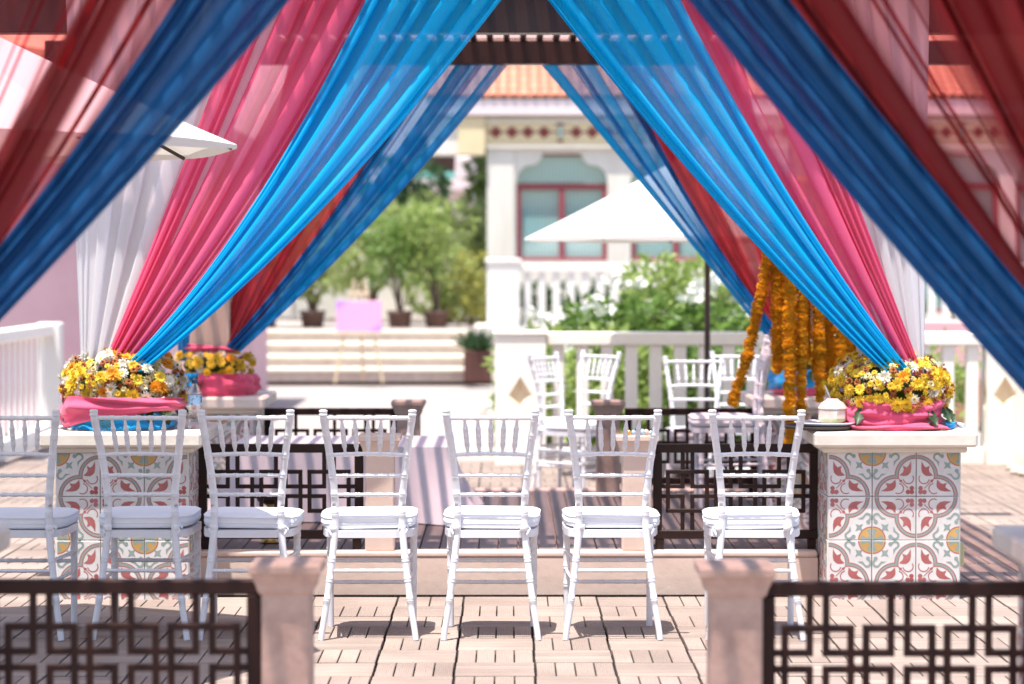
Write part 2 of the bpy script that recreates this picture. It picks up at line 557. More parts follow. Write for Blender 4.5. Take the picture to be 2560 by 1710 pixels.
# ------------------------------------------------------------------ tiled pedestals
PH = 0.667            # height under the slab
def pedestal(x, y, label, ox, faces='flr'):
    t = thing('tiled_pedestal', label, 'pedestal', (x, y, 0), 0, 'tiled corner pedestals of the pavilions')
    w = 0.30
    MB().box(-w + .012, w - .012, -w + .012, w - .012, -0.02, PH).build('core', M['grout'], t)
    sl = MB()
    rr = random.Random(int(x * 100 + y * 10))
    sl.box(-.365, .365, -.365, .365, PH + .022, PH + .09, 0, .012)
    sl.box(-.325, .325, -.325, .325, PH - .004, PH + .024, 0, .008)
    so = sl.build('slab', M['slab'], t)
    for fc in faces:
        if fc == 'f': F = Matrix.Translation((-w + .003, -w, 0))
        elif fc == 'r': F = Matrix.Translation((w, -w + .003, 0)) @ Matrix.Rotation(math.pi / 2, 4, 'Z')
        else: F = Matrix.Translation((-w, w - .003, 0)) @ Matrix.Rotation(-math.pi / 2, 4, 'Z')
        for i in range(3):
            z = PH - .004; j = 0
            while z > 0.02:
                z -= TP
                fu = (i + ox) % 2; fv = j % 2
                p = F @ Vector((i * TP, rr.uniform(-.0006, .0006), z))
                o = link('tile', TILES[(fu, fv)], t, p, (rr.uniform(-.004, .004), rr.uniform(-.004, .004), F.to_euler().z + rr.uniform(-.006, .006)))
                j += 1
    return t
FRONT, BACK = 11.14, 13.93
NEARB = 6.62
PX = 1.735
P_FR = pedestal(PX, FRONT, 'patterned tile pedestal carrying the coconut, at the right front of the pavilion', 0)
P_FL = pedestal(-PX, FRONT, 'patterned tile pedestal carrying the water bottle, at the left front of the pavilion', 1)
P_BL = pedestal(-PX, BACK, 'patterned tile pedestal at the left rear of the pavilion, beyond the bottle', 1, 'fr')
P_BR = pedestal(PX, BACK, 'patterned tile pedestal at the right rear, behind the marigold garlands', 0, 'fl')
P_NR = pedestal(PX + .03, NEARB, 'blurred pedestal slab cut off by the right edge of the picture', 0, 'l')
P_NL = pedestal(-PX - .07, NEARB, 'blurred pedestal slab cut off by the left edge of the picture', 0, 'r')

# ------------------------------------------------------------------ platform of the pavilion
plat = thing('platform', 'low stone platform with dark deck boards under the pavilion', 'platform')
tag(plat, kind='structure')
PZ = 0.185
MB().box(-1.43, 1.43, 11.11, 14.25, -0.02, PZ - .03, 0, .004).build('plinth', M['stone'], plat)
MB().box(-1.428, 1.428, 11.107, 11.20, PZ - .028, PZ, 0, .008).build('coping', M['stone'], plat)
MB().box(-1.428, 1.428, 14.10, 14.253, PZ - .028, PZ, 0, .008).build('coping', M['stone'], plat)
M['board'] = plain('deck_board', (0.19, 0.165, 0.16), 0.6, col2=(0.13, 0.11, 0.105), scale=4, stretch=(6, .5, 1), objvar=.12, bump=.15, bscale=60)
board_me = MB().box(-.043, .043, 11.203, 14.097, PZ - .03, PZ - .002, 0, .003).mesh('plank', M['board'])
x = -1.38
while x < 1.40:
    link('plank', board_me, plat, (x, 0, 0)); x += .092

# ------------------------------------------------------------------ pergola
M['roof_sheet'] = None
def roof_sheet_mat():
    m, n, l, p = mat_new('rose_canopy_sheet')
    tp = n.new('ShaderNodeBsdfTransparent'); tp.inputs['Color'].default_value = (0.95, 0.68, 0.65, 1)
    tl = n.new('ShaderNodeBsdfTranslucent'); tl.inputs['Color'].default_value = (0.8, 0.52, 0.50, 1)
    mx = n.new('ShaderNodeMixShader'); mx.inputs[0].default_value = 0.35
    l.new(tp.outputs[0], mx.inputs[1]); l.new(tl.outputs[0], mx.inputs[2])
    l.new(mx.outputs[0], n['Material Output'].inputs['Surface'])
    n.remove(p)
    return m
M['roof_sheet'] = roof_sheet_mat()
ROOF_X = 2.32
def pergola(label, y0, y1, cols, front_z=2.565):
    t = thing('pergola', label, 'pergola', (0, (y0 + y1) / 2, 0), 0, 'pergolas with slatted roofs')
    oy = -(y0 + y1) / 2
    for (cx, cy) in cols:
        MB().box(cx - .115, cx + .115, cy - .115 + oy, cy + .115 + oy, PH + .09, 2.70, 0, .006).build('column', M['column'], t)
    B0 = 2.785
    MB().box(-2.65, 2.65, y0 - .06 + oy, y0 + .06 + oy, front_z, B0, 0, .004).build('beam', M['wood_dark'], t)
    MB().box(-2.65, 2.65, y1 - .06 + oy, y1 + .06 + oy, 2.65, B0, 0, .004).build('beam', M['wood_dark'], t)
    for sx in (-1, 1):
        MB().box(sx * PX - .05, sx * PX + .05, y0 + .062 + oy, y1 - .062 + oy, 2.66, B0 - .002, 0, .004).build('side_beam', M['wood_dark'], t)
    ya, yb = y0 - .45 + oy, y1 + .45 + oy
    sm = MB().box(-.017, .017, ya, yb, B0 + .001, B0 + .046, 0, .002).mesh('roof_slat', M['wood_dark'])
    x = -ROOF_X + .03
    while x < ROOF_X:
        link('roof_slat', sm, t, (x, 0, 0)); x += .095
    for yy in (ya + .02, yb - .02):
        MB().box(-ROOF_X, ROOF_X, yy - .02, yy + .02, B0 + .048, B0 + .075, 0, .002).build('edge_board', M['wood_dark'], t)
    MB().grid(lambda u, v: (-ROOF_X + .02 + (2 * ROOF_X - .04) * u, ya + .03 + (yb - ya - .06) * v, B0 + .052 + .006 * math.sin(u * 40) * math.sin(v * 9)), 48, 8).build('roof_sheet', M['roof_sheet'], t)
    return t
pergola('dark wooden pergola with slatted roof over the tiled pedestals', FRONT, BACK, [(-PX, FRONT), (PX, FRONT), (-PX + .03, BACK), (PX, BACK)])
pergola('nearer dark pergola holding the blurred foreground drapes', NEARB - 2.79, NEARB, [(-PX, NEARB), (PX, NEARB)], 2.62)

# ------------------------------------------------------------------ fence posts and lattice panels
def post_meshes(mat):
    b = MB().box(-.067, .067, -.067, .067, 0, .47, 0, .006)
    body = b.mesh('shaft', mat)
    c = MB()
    prof = [(.070, .452), (.076, .462), (.080, .478), (.092, .505), (.098, .512), (.098, .530), (.094, .535)]
    # square moulded cap
    vs = []; fs = []
    for (r, z) in prof:
        k = r
        vs += [(-k, -k, z), (k, -k, z), (k, k, z), (-k, k, z)]
    for i in range(len(prof) - 1):
        for q in range(4):
            fs.append((i * 4 + q, i * 4 + (q + 1) % 4, (i + 1) * 4 + (q + 1) % 4, (i + 1) * 4 + q))
    n = len(prof) - 1
    fs.append((n * 4, n * 4 + 1, n * 4 + 2, n * 4 + 3)); fs.append((3, 2, 1, 0))
    c.add(vs, fs)
    return body, c.mesh('cap', mat)
PB, PC = post_meshes(M['stone_red'])
PBl, PCl = post_meshes(M['stone'])
def fence_post(x, y, label, light=False, s=1.0, dz=0):
    t = thing('fence_post', label, 'post', (x, y, PZ + dz), 0, 'stone posts between the fence panels')
    link('shaft', PBl if light else PB, t); link('cap', PCl if light else PC, t)
    t.scale = (s, s, 1)
    return t

PANW, PANH = 0.765, 0.44
def lattice(label):
    t = thing('lattice_panel', label, 'fence panel', (0, 0, 0), 0, 'dark wooden fretwork fence panels')
    m = M['wood_fence']; st = .040; d = .034; bw = .0185; bd = .024
    W, H = PANW, PANH
    MB().box(-W / 2, W / 2, -d / 2, d / 2, H - st, H, 0, .003).build('top_rail', m, t)
    MB().box(-W / 2, W / 2, -d / 2, d / 2, 0, st, 0, .003).build('bottom_rail', m, t)
    for sx in (-1, 1):
        xa = sx * (W / 2 - st / 2)
        MB().box(xa - st / 2, xa + st / 2, -d / 2, d / 2, st, H - st, 0, .003).build('stile', m, t)
    for sx in (-1, 1):
        xa = sx * (W / 2 - st / 2 - .01)
        MB().box(xa - .02, xa + .02, -.015, .015, -.048, .0, 0, .002).build('foot', m, t)
    cz = H / 2; per = .2236; sq = .10; lane = .0133 + bw / 2; iw = W / 2 - st; ih = H / 2 - st
    def bar(x0, x1, z0, z1, k):
        dd = bd / 2 - .0015 * (k % 3)
        MB().box(x0, x1, -dd, dd, z0, z1, 0, .0015).build('bar', m, t)
    xs = (-per, 0, per)
    for q, xc in enumerate(xs):
        a = sq - bw / 2
        for sz in (-1, 1):
            bar(xc - sq, xc + sq, cz + sz * a - bw / 2, cz + sz * a + bw / 2, 0)
        for sx in (-1, 1):
            bar(xc + sx * a - bw / 2, xc + sx * a + bw / 2, cz - sq + bw, cz + sq - bw, 1)
        for sx in (-1, 1):
            for sz in (-1, 1):
                z0, z1 = cz + sz * (lane - bw / 2), cz + sz * ih
                bar(xc + sx * lane - bw / 2, xc + sx * lane + bw / 2, min(z0, z1), max(z0, z1), 2)
    ends = [(-iw, xs[0] - lane - bw / 2)] + [(xs[k] + lane + bw / 2, xs[k + 1] - lane - bw / 2) for k in range(2)] + [(xs[2] + lane + bw / 2, iw)]
    for (x0, x1) in ends:
        for sz in (-1, 1):
            bar(x0, x1, cz + sz * lane - bw / 2, cz + sz * lane + bw / 2, 2)
    return t
FZ = PZ + .05
pan = lattice('dark fretwork fence panel behind the second and third chairs, left of the platform opening')
PCX = 1.055
pan.location = (-PCX, 11.19, FZ)
copy_tree(pan, None, 'dark fretwork fence panel behind the rightmost chair, right of the platform opening', (PCX, 11.19, FZ))
copy_tree(pan, None, 'far dark fretwork panel at the left rear of the platform', (-PCX + .03, BACK, FZ))
copy_tree(pan, None, 'far dark fretwork panel at the right rear, behind the lilac chair', (PCX, BACK, FZ))
copy_tree(pan, None, 'large blurred fretwork panel in the lower left foreground', (-PCX - .005, NEARB, FZ - .028))
copy_tree(pan, None, 'large blurred fretwork panel in the lower right foreground', (PCX + .02, NEARB, FZ - .034))
for sx, w in ((-1, 'left'), (1, 'right')):
    for k, yy in enumerate((11.95, 12.73)):
        if sx > 0 and k == 1: pass
        copy_tree(pan, None, 'dark fretwork panel seen edge on along the %s side of the platform, %s one' % (w, ('nearer', 'farther')[k]),
                  (sx * 1.68, yy + (.15 if k else .05), FZ), math.pi / 2)
fence_post(-.594, 11.187, 'pale stone post behind the middle chairs, left of the platform opening', True)
fence_post(.594, 11.187, 'pale stone post with glass trinkets on top, right of the platform opening', True)
fence_post(-.575, BACK, 'reddish stone post at the left rear of the platform')
fence_post(.575, BACK, 'reddish stone post at the right rear of the platform, beside the far chairs')
fence_post(-.606, NEARB, 'blurred stone post in the lower left foreground', False, 1.0, -.022)
fence_post(.622, NEARB, 'blurred stone post in the lower right foreground', False, 1.06, -.03)
nplat = MB().box(-1.9, 1.9, 3.3, 6.95, -0.02, PZ - .036, 0, .005).build('foreground_platform', M['stone'])
tag(nplat, kind='structure')
# ------------------------------------------------------------------ chairs
def smooth_path(keys, n):
    """keys: list of (z, x, y) -> n+1 points along z by Catmull-Rom"""
    zs = [k[0] for k in keys]
    out = []
    for i in range(n + 1):
        z = zs[0] + (zs[-1] - zs[0]) * i / n
        j = 0
        while j < len(keys) - 2 and z > zs[j + 1]: j += 1
        t = (z - zs[j]) / (zs[j + 1] - zs[j])
        p0 = keys[max(j - 1, 0)]; p1 = keys[j]; p2 = keys[j + 1]; p3 = keys[min(j + 2, len(keys) - 1)]
        def cr(a): return .5 * ((2 * p1[a]) + (-p0[a] + p2[a]) * t + (2 * p0[a] - 5 * p1[a] + 4 * p2[a] - p3[a]) * t * t + (-p0[a] + 3 * p1[a] - 3 * p2[a] + p3[a]) * t ** 3)
        out.append((cr(1), cr(2), z))
    return out

def bamboo(path_fn, length, rings, r, ringr=.0032, n=10, mb=None, extra=18):
    """tube along path_fn(s) with raised double rings"""
    ss = [i / extra for i in range(extra + 1)]
    rad = {}
    for q in rings:
        w = .0042 / length
        for off, rr in ((-7, 0), (-2.6, 0), (-2.1, ringr * .9), (-1.5, ringr), (-.6, ringr), (0, ringr * .2), (.6, ringr), (1.5, ringr), (2.1, ringr * .9), (2.6, 0), (7, 0)):
            s = min(1, max(0, q + off * w)); ss.append(s); rad[s] = rr
    ss = sorted(set(ss))
    pts = [path_fn(s) for s in ss]
    rr = [((r(s) if callable(r) else r) + rad.get(s, 0)) for s in ss]
    (mb or MB()).tube(pts, rr, n)

def lerp3(a, b, s): return tuple(a[i] + (b[i] - a[i]) * s for i in range(3))

REAR = [(0, .190, 0.0), (.12, .172, .012), (.25, .155, .026), (.40, .139, .042), (.50, .1345, .048), (.58, .137, .046), (.74, .154, .026), (.90, .176, -.012), (.917, .178, -.016)]
def rear_pt(sx, z):
    j = 0
    while j < len(REAR) - 2 and z > REAR[j + 1][0]: j += 1
    a, b = REAR[j], REAR[j + 1]
    t = (z - a[0]) / (b[0] - a[0])
    return (sx * (a[1] + (b[1] - a[1]) * t), a[2] + (b[2] - a[2]) * t, z)

def seat_outline(grow=0.0, rear=.034, n=6):
    """seat plan: straight rear between the posts, wide rounded front"""
    hw = .193
    half = [(.112, rear), (.146, rear + .014), (.176, rear + .052), (hw - .003, .17), (hw, .32)]
    for i in range(n + 1):
        a = R(90 * i / n)
        half.append((hw - .06 + .06 * math.cos(a), .36 + .06 * math.sin(a)))
    pts = [(x + grow, y + (grow if y > .3 else 0)) for x, y in half]
    return pts + [(-x, y) for x, y in pts[::-1]]

def make_chair():
    W = M['white_resin']
    t = empty('chair')
    for sx in (-1, 1):
        path = smooth_path([(k[0], sx * k[1], k[2]) for k in REAR], 24)
        def fn(s, path=path):
            i = min(int(s * 24), 23); f = s * 24 - i
            return lerp3(path[i], path[i + 1], f)
        mb = MB()
        rings = [z / .917 for z in (.16, .24, .32, .505, .58, .659, .74, .82, .886)]
        bamboo(fn, .917, rings, lambda s: .0125 + .0025 * min(1, s * 2.2), .0014, 12, mb, 24)
        mb.lathe([(.0155, 0), (.0168, .002), (.0168, .009), (.0135, .012), (.0165, .016), (.0172, .020), (.0165, .024), (.008, .0265)], 14, M=Matrix.Translation((path[-1][0], path[-1][1], .902)))
        mb.build('rear_leg', W, t)
        # front legs
        mb = MB()
        a = (sx * .172, .375, 0); b = (sx * .174, .372, .412)
        bamboo(lambda s: lerp3(a, b, s), .41, [.42, .60, .78, .93], lambda s: .0130 + .002 * s, .0014, 12, mb, 6)
        mb.build('front_leg', W, t)
    def rail(z, r, rings, bow=0.0, bowz=0.0, name='back_rail'):
        p0 = rear_pt(-1, z); p1 = rear_pt(1, z)
        mb = MB()
        def fn(s):
            k = 4 * s * (1 - s)
            p = lerp3(p0, p1, s)
            return (p[0], p[1] - bow * k, p[2] + bowz * k)
        bamboo(fn, abs(p1[0] - p0[0]), rings, r, .0018, 9, mb, 12)
        mb.build(name, W, t)
        return fn
    topf = rail(.894, .0088, [.2, .35, .5, .65, .8], .006, 0, 'top_rail')
    lowf = rail(.742, .0084, [.2, .35, .5, .65, .8], .006, .006)
    rail(.659, .0078, [.18, .34, .5, .66, .82], .005, .001)
    rail(.581, .0078, [.18, .34, .5, .66, .82], .005, .001)
    for q in (.2, .35, .5, .65, .8):
        a = topf(q); b = lowf(q)
        a = (a[0], a[1], a[2] - .007); b = (b[0], b[1], b[2] + .006)
        mb = MB()
        bamboo(lambda s: lerp3(a, b, s), .145, [.30, .53, .76], lambda s: (.0042 + .0052 * min(1, s / .28)) if s < .28 else ((.0094) if s < .78 else (.0094 - .0055 * (s - .78) / .22)), .0013, 8, mb, 14)
        mb.build('spindle', W, t)
    # seat frame
    mb = MB(); o = seat_outline()
    mb.prism(o, .408, .437)
    mb.build('seat_frame', W, t)
    # stretchers
    def st(a, b, rings, r=.0075):
        mb = MB()
        bamboo(lambda s: lerp3(a, b, s), (Vector(b) - Vector(a)).length, rings, r, .0013, 8, mb, 4)
        mb.build('stretcher', W, t)
    st(rear_pt(-1, .276), rear_pt(1, .276), [.22, .42, .62, .82])
    for z in (.275, .185):
        st((-.172, .374, z), (.172, .374, z), [.22, .42, .62, .82], .0082)
    for sx in (-1, 1):
        for z in (.315, .235):
            st(rear_pt(sx, z), (sx * .173, .373, z - .004), [.25, .4, .6, .75])
    # cushion
    o = seat_outline(.002, .064)
    cb = MB()
    rows = [(-.014, .4405), (-.004, .4425), (.0005, .449), (.0015, .458), (.0, .4585), (.0035, .4605), (.0035, .4625), (.0, .4645), (.002, .476), (.0, .4805), (.0035, .4825), (.0035, .485), (-.002, .4875), (-.014, .4925), (-.045, .4965), (-.10, .498)]
    n = len(o); cxx, cyy = 0, .215
    vs = []; fs = []
    for ri, (g, z) in enumerate(rows):
        for k, (x, y) in enumerate(o):
            dx, dy = x - cxx, y - cyy
            d = math.hypot(dx, dy); f = (d + g) / d
            wob = .002 * math.sin(k * 1.7) if 3 < ri < 13 else 0
            vs.append((cxx + dx * f, cyy + dy * f, z + wob * .6))
    for i in range(len(rows) - 1):
        for k in range(n):
            k2 = (k + 1) % n
            fs.append((i * n + k, i * n + k2, (i + 1) * n + k2, (i + 1) * n + k))
    fs.append(tuple((len(rows) - 1) * n + k for k in range(n))); fs.append(tuple(range(n))[::-1])
    cb.add(vs, fs, 0, True)
    cu = cb.build('cushion', M['cushion'], t)
    for sx in (-1, 1):      # ties round the posts
        p = rear_pt(sx, .447)
        mb = MB()
        mb.lathe([(.0150, -.011), (.0172, -.009), (.0168, 0), (.0174, .008), (.0150, .011)], 12, M=Matrix.Translation(p))
        mb.grid(lambda u, v: (p[0] + sx * (.010 + .012 * u), p[1] - .012 + .010 * u + .006 * math.sin(v * 5 + u * 4), p[2] - .030 * v - .006 * u), 4, 5)
        mb.grid(lambda u, v: (p[0] + sx * (.01 + .016 * u), p[1] + .002 + .035 * v, p[2] + .012 - .020 * u + .006 * v), 4, 5)
        mb.build('tie', M['cushion'], cu)
    return t

chair = make_chair()
GRP = 'white spindle-back chairs in the front row'
row = [(27, -.5, 'leftmost white chair of the front row, cut off by the left edge'),
       (316, -1.8, 'second white chair from the left, in front of the bottle pedestal'),
       (563, .6, 'third white chair from the left, in front of the left fretwork panel'),
       (843, .9, 'white chair just right of the left foreground post, in front of the pale post'),
       (1125, -.4, 'white chair standing alone in front of the platform opening'),
       (1406, .5, 'white chair in front of the pale post with trinkets, second from the right'),
       (1735, -1.6, 'rightmost white chair of the front row, behind the right foreground post')]
CH = [chair]
for k, (xd, rot, lab) in enumerate(row):
    y = 9.66 + (0, .01, .005, .0, .0, .01, .0)[k]
    loc = ((xd - 1165) * 9.66 / 5541, y, 0.001)
    if k == 0:
        chair.location = loc; chair.rotation_euler = (0, 0, R(rot)); tag(chair, lab, 'chair', GRP)
    else:
        c = copy_tree(chair, None, lab, loc, R(rot))
        for q in c.children:      # every cushion lies a little differently
            if q.name.startswith('cushion'):
                q.location = ((.006, -.005, .004, -.007, .005, -.004)[k - 1], (.004, -.002, .005, .0, .003, -.003)[k - 1], .001 * (k % 3))
                q.rotation_euler = (R((.6, -.3, .4, .8, -.2, .5)[k - 1]), R((-.5, .7, -.8, .3, .6, -.9)[k - 1]), R((1.2, -.9, .6, -1.4, 1.0, -1.8)[k - 1]))
def far_chair(x, y, z, rz, label, group='white chairs beyond the platform'):
    c = copy_tree(chair, None, label, (x, y, z), R(rz)); c['group'] = group
    return c
far_chair(1.42, 13.25, PZ, 90, 'lilac shaded chair side-on inside the pavilion, by the garlands', 'chair inside the pavilion')
far_chair(.24, 15.65, 0, 240, 'far white chair nearest the cream gate post, seen side on')
far_chair(.60, 15.95, 0, 130, 'far white chair just right of the one by the gate post')
far_chair(1.16, 15.1, 0, 180, 'far grey shaded chair under the brown parasol pole')
far_chair(1.52, 15.9, 0, 172, 'far white chair left of the garlands, against the balustrade')
# ------------------------------------------------------------------ drapes
C_BLUE = (0.004, 0.56, 0.92); T_BLUE = (0.005, 0.62, 0.97)
C_PINK = (0.88, 0.17, 0.34); T_PINK = (0.92, 0.17, 0.32)
C_WHITE = (0.88, 0.88, 0.91); T_WHITE = (0.9, 0.9, 0.93)
C_BLUE_SHADE = (0.012, 0.125, 0.33); T_BLUE_SHADE = (0.008, 0.13, 0.38)  # same blue cloth as in front, roof shade put into the colour
C_PINK_SHADE = (0.22, 0.020, 0.022); T_PINK_SHADE = (0.25, 0.018, 0.020)  # same pink cloth, darkened to maroon to stand for shade
M['blue_cloth'] = sheer('blue_sheer', C_BLUE, T_BLUE, .74, .985, 3.5, .5, .3, 3.1, tint=(.75, .88, 1), fine=.07)
M['pink_cloth'] = sheer('pink_sheer', C_PINK, T_PINK, .70, .98, 4.5, .5, .3, 7.7, tint=(1, .78, .82), fine=.10)
M['white_cloth'] = sheer('white_sheer', C_WHITE, T_WHITE, .95, .985, 4, .5, .2, 1.4, fine=.05)
M['blue_shade'] = sheer('blue_shade_sheer', C_BLUE_SHADE, T_BLUE_SHADE, .93, .99, 3, .45, .1, 5.2, tint=(.7, .85, 1))
M['pink_shade'] = sheer('pink_shade_sheer', C_PINK_SHADE, T_PINK_SHADE, .20, .98, 9, .5, .08, 2.9, tint=(1, .56, .62), thr=(.53, .58))
M['pink_shade_dense'] = sheer('pink_shade_dense_sheer', C_PINK_SHADE, T_PINK_SHADE, .42, .985, 6, .5, .1, 4.4, tint=(1, .58, .64), thr=(.40, .50))
M['blue_shade_back'] = sheer('blue_shade_back_sheer', (.012, .17, .46), (.006, .42, .80), .66, .98, 4, .55, .25, 8.3, tint=(.72, .86, 1), fine=.06)  # rear blue cloth, its shade painted in as a darker colour
M['pink_shade_back'] = sheer('pink_shade_back_sheer', (.36, .028, .034), (.66, .05, .07), .80, .99, 4, .5, .2, 6.1, tint=(1, .75, .78))  # rear pink cloth, reddened and darkened to stand for shade

def drape(label, mat, ta, tb, tie, tw, N, sag_a, sag_b, group, amp=.03, seed=0, nu=190, nt=46, edge=0.0, tail=0.0):
    """gathered cloth: top edge ta..tb on the beam, pulled together at tie; folds of uneven width"""
    ta, tb, tie, tw = Vector(ta), Vector(tb), Vector(tie), Vector(tw)
    rg = random.Random(seed)
    ws = [rg.choice((.35, .5, .6, .9, 1.3, 1.8, 2.2)) for k in range(N)]
    tot = sum(ws); ws = [w / tot for w in ws]
    bnd = [0]
    for w in ws: bnd.append(bnd[-1] + w)
    lam = [rg.uniform(.2, 1.5) for k in range(N)]
    offs = rg.uniform(0, 50)
    def fn(u, s):
        i = 0
        while i < N - 1 and u > bnd[i + 1]: i += 1
        f = (u - bnd[i]) / ws[i]
        ph = 2 * math.pi * f
        n1 = mnoise.noise(Vector((u * 3.0 + offs, s * .8, 0)))
        n2 = mnoise.noise(Vector((u * N * 1.6 + offs, s * 1.5, 4.0)))
        top = ta.lerp(tb, u); bot = tie + tw * (u - .5)
        p = top.lerp(bot, s)
        p.z -= (sag_a + (sag_b - sag_a) * u) * 4 * s * (1 - s)
        wid = ((tb - ta) * (1 - s) + tw * s)
        rel = min(1.5, ws[i] * N)
        a = amp * (1 - .6 * s) * (.35 + .65 * rel)
        p.y += a * math.sin(ph) + .02 * n1 + .006 * n2 * (1 - s) + edge * u
        c = lam[i] * wid.length * ws[i] / (2 * math.pi) * .75
        e = min(1, u * 14, (1 - u) * 14)
        p -= wid.normalized() * (c * math.sin(2 * ph) * e)
        return p
    mb = MB().grid(fn, nu, nt)
    if tail:      # loose end below the tie
        def tf(u, s):
            p = Vector(fn(u, 1.0))
            return (p.x + (u - .5) * .10 * s, p.y + .012 * math.sin(u * 30) * s, p.z - tail * s)
        mb.grid(tf, 60, 8)
    o = mb.build('drape', mat)
    tag(o, label, 'drape', group)
    return o

G1 = 'sheer drapes on the front of the pavilion'; G2 = 'sheer drapes on the rear of the pavilion'; G3 = 'blurred foreground drapes'
yF = 10.89
drape('bright blue sheer drape sweeping down to the left front pedestal', M['blue_cloth'], (-.57, yF - .07, 2.82), (.075, yF - .10, 2.82), (-1.70, 10.92, 1.03), (.09, -.01, -.02), 6, .17, .12, G1, .035, 11)
drape('pink sheer drape beside the blue one, gathered at the left front pedestal', M['pink_cloth'], (-1.13, yF + .0, 2.82), (-.42, yF, 2.82), (-1.79, 10.955, 1.03), (.11, -.01, -.02), 9, .03, .15, G1, .035, 12)
drape('white sheer drape hanging behind the pink one on the left', M['white_cloth'], (-2.0, yF + .06, 2.82), (-.95, yF + .06, 2.82), (-1.88, 10.98, .98), (.12, -.01, -.01), 6, -.02, .08, G1, .016, 13)
drape('bright blue sheer drape sweeping down to the right front pedestal', M['blue_cloth'], (.07, yF - .10, 2.82), (.70, yF - .07, 2.82), (1.78, 10.92, 1.0), (.10, -.01, .02), 6, .08, .10, G1, .035, 14)
drape('pink sheer drape beside the blue one, gathered at the right front pedestal', M['pink_cloth'], (.62, yF, 2.82), (1.20, yF, 2.82), (1.83, 10.955, 1.0), (.10, -.01, .02), 8, .10, .03, G1, .035, 15)
drape('white sheer drape hanging straight behind the pink one on the right', M['white_cloth'], (.98, yF + .06, 2.82), (1.90, yF + .06, 2.82), (1.84, 10.98, .98), (.10, -.01, .01), 6, .06, 0, G1, .016, 16)

yB = 14.02
drape('blue sheer drape with shade in its colour at the left rear of the pavilion', M['blue_shade_back'], (-.42, yB, 2.76), (.08, yB, 2.76), (-1.57, 13.80, 1.02), (.08, 0, -.03), 5, .10, .08, G2, .035, 21)
drape('pink sheer drape with shade in its colour at the left rear, beside the far blue one', M['pink_shade_back'], (-1.25, yB + .04, 2.76), (-.34, yB + .03, 2.76), (-1.60, 13.83, 1.02), (.10, 0, -.02), 7, .02, .04, G2, .03, 22)
drape('blue sheer drape with shade in its colour at the right rear of the pavilion', M['blue_shade_back'], (.10, yB, 2.76), (.60, yB, 2.76), (1.58, 13.80, 1.02), (.08, 0, .03), 5, -.02, .13, G2, .035, 23)
drape('pink sheer drape with shade in its colour at the right rear, beside the far blue one', M['pink_shade_back'], (.50, yB + .03, 2.76), (1.35, yB + .04, 2.76), (1.63, 13.83, 1.02), (.10, 0, .02), 7, .03, .02, G2, .03, 24)
drape('blue end of the rear drape hanging left of the rear pillar', M['blue_shade_back'], (-1.98, yB + .04, 2.76), (-1.78, yB + .04, 2.76), (-1.86, 13.85, .95), (.06, 0, 0), 3, 0, 0, G2, .03, 25, 50, 30)

yN = NEARB - .14
drape('wide blue drape with shade in its colour across the upper left foreground', M['blue_shade'], (-.53, yN, 2.82), (-.08, yN - .02, 2.82), (-1.70, yN - .04, 1.10), (.15, -.01, -.03), 6, .14, .05, G3, .030, 31, tail=.30)
drape('pink sheer drape with shade in its colour filling the upper left corner', M['pink_shade'], (-1.62, yN + .07, 2.82), (-.46, yN + .07, 2.82), (-1.79, yN + .05, 1.10), (.16, -.01, -.03), 10, .0, .13, G3, .034, 32, tail=.30)
drape('pale sheer drape at the extreme upper left corner', M['white_cloth'], (-2.15, yN + .14, 2.82), (-1.60, yN + .14, 2.82), (-1.87, yN + .05, 1.05), (.12, -.01, -.01), 7, 0, .04, G3, .03, 33, tail=.30)
drape('wide blue drape with shade in its colour across the upper right foreground', M['blue_shade'], (.0, yN - .02, 2.82), (.28, yN, 2.82), (1.71, yN - .04, .93), (.17, -.01, .05), 6, .05, .03, G3, .030, 34, tail=.30)
drape('pink sheer drape with shade in its colour filling the upper right corner', M['pink_shade_dense'], (.21, yN + .07, 2.82), (1.32, yN + .07, 2.82), (1.80, yN + .05, 1.02), (.18, -.01, .05), 10, .05, .0, G3, .034, 35, tail=.30)
drape('pale sheer drape at the extreme upper right corner', M['white_cloth'], (1.26, yN + .14, 2.82), (2.1, yN + .14, 2.82), (1.87, yN + .05, 1.0), (.12, -.01, .01), 7, .03, 0, G3, .03, 36, tail=.30)

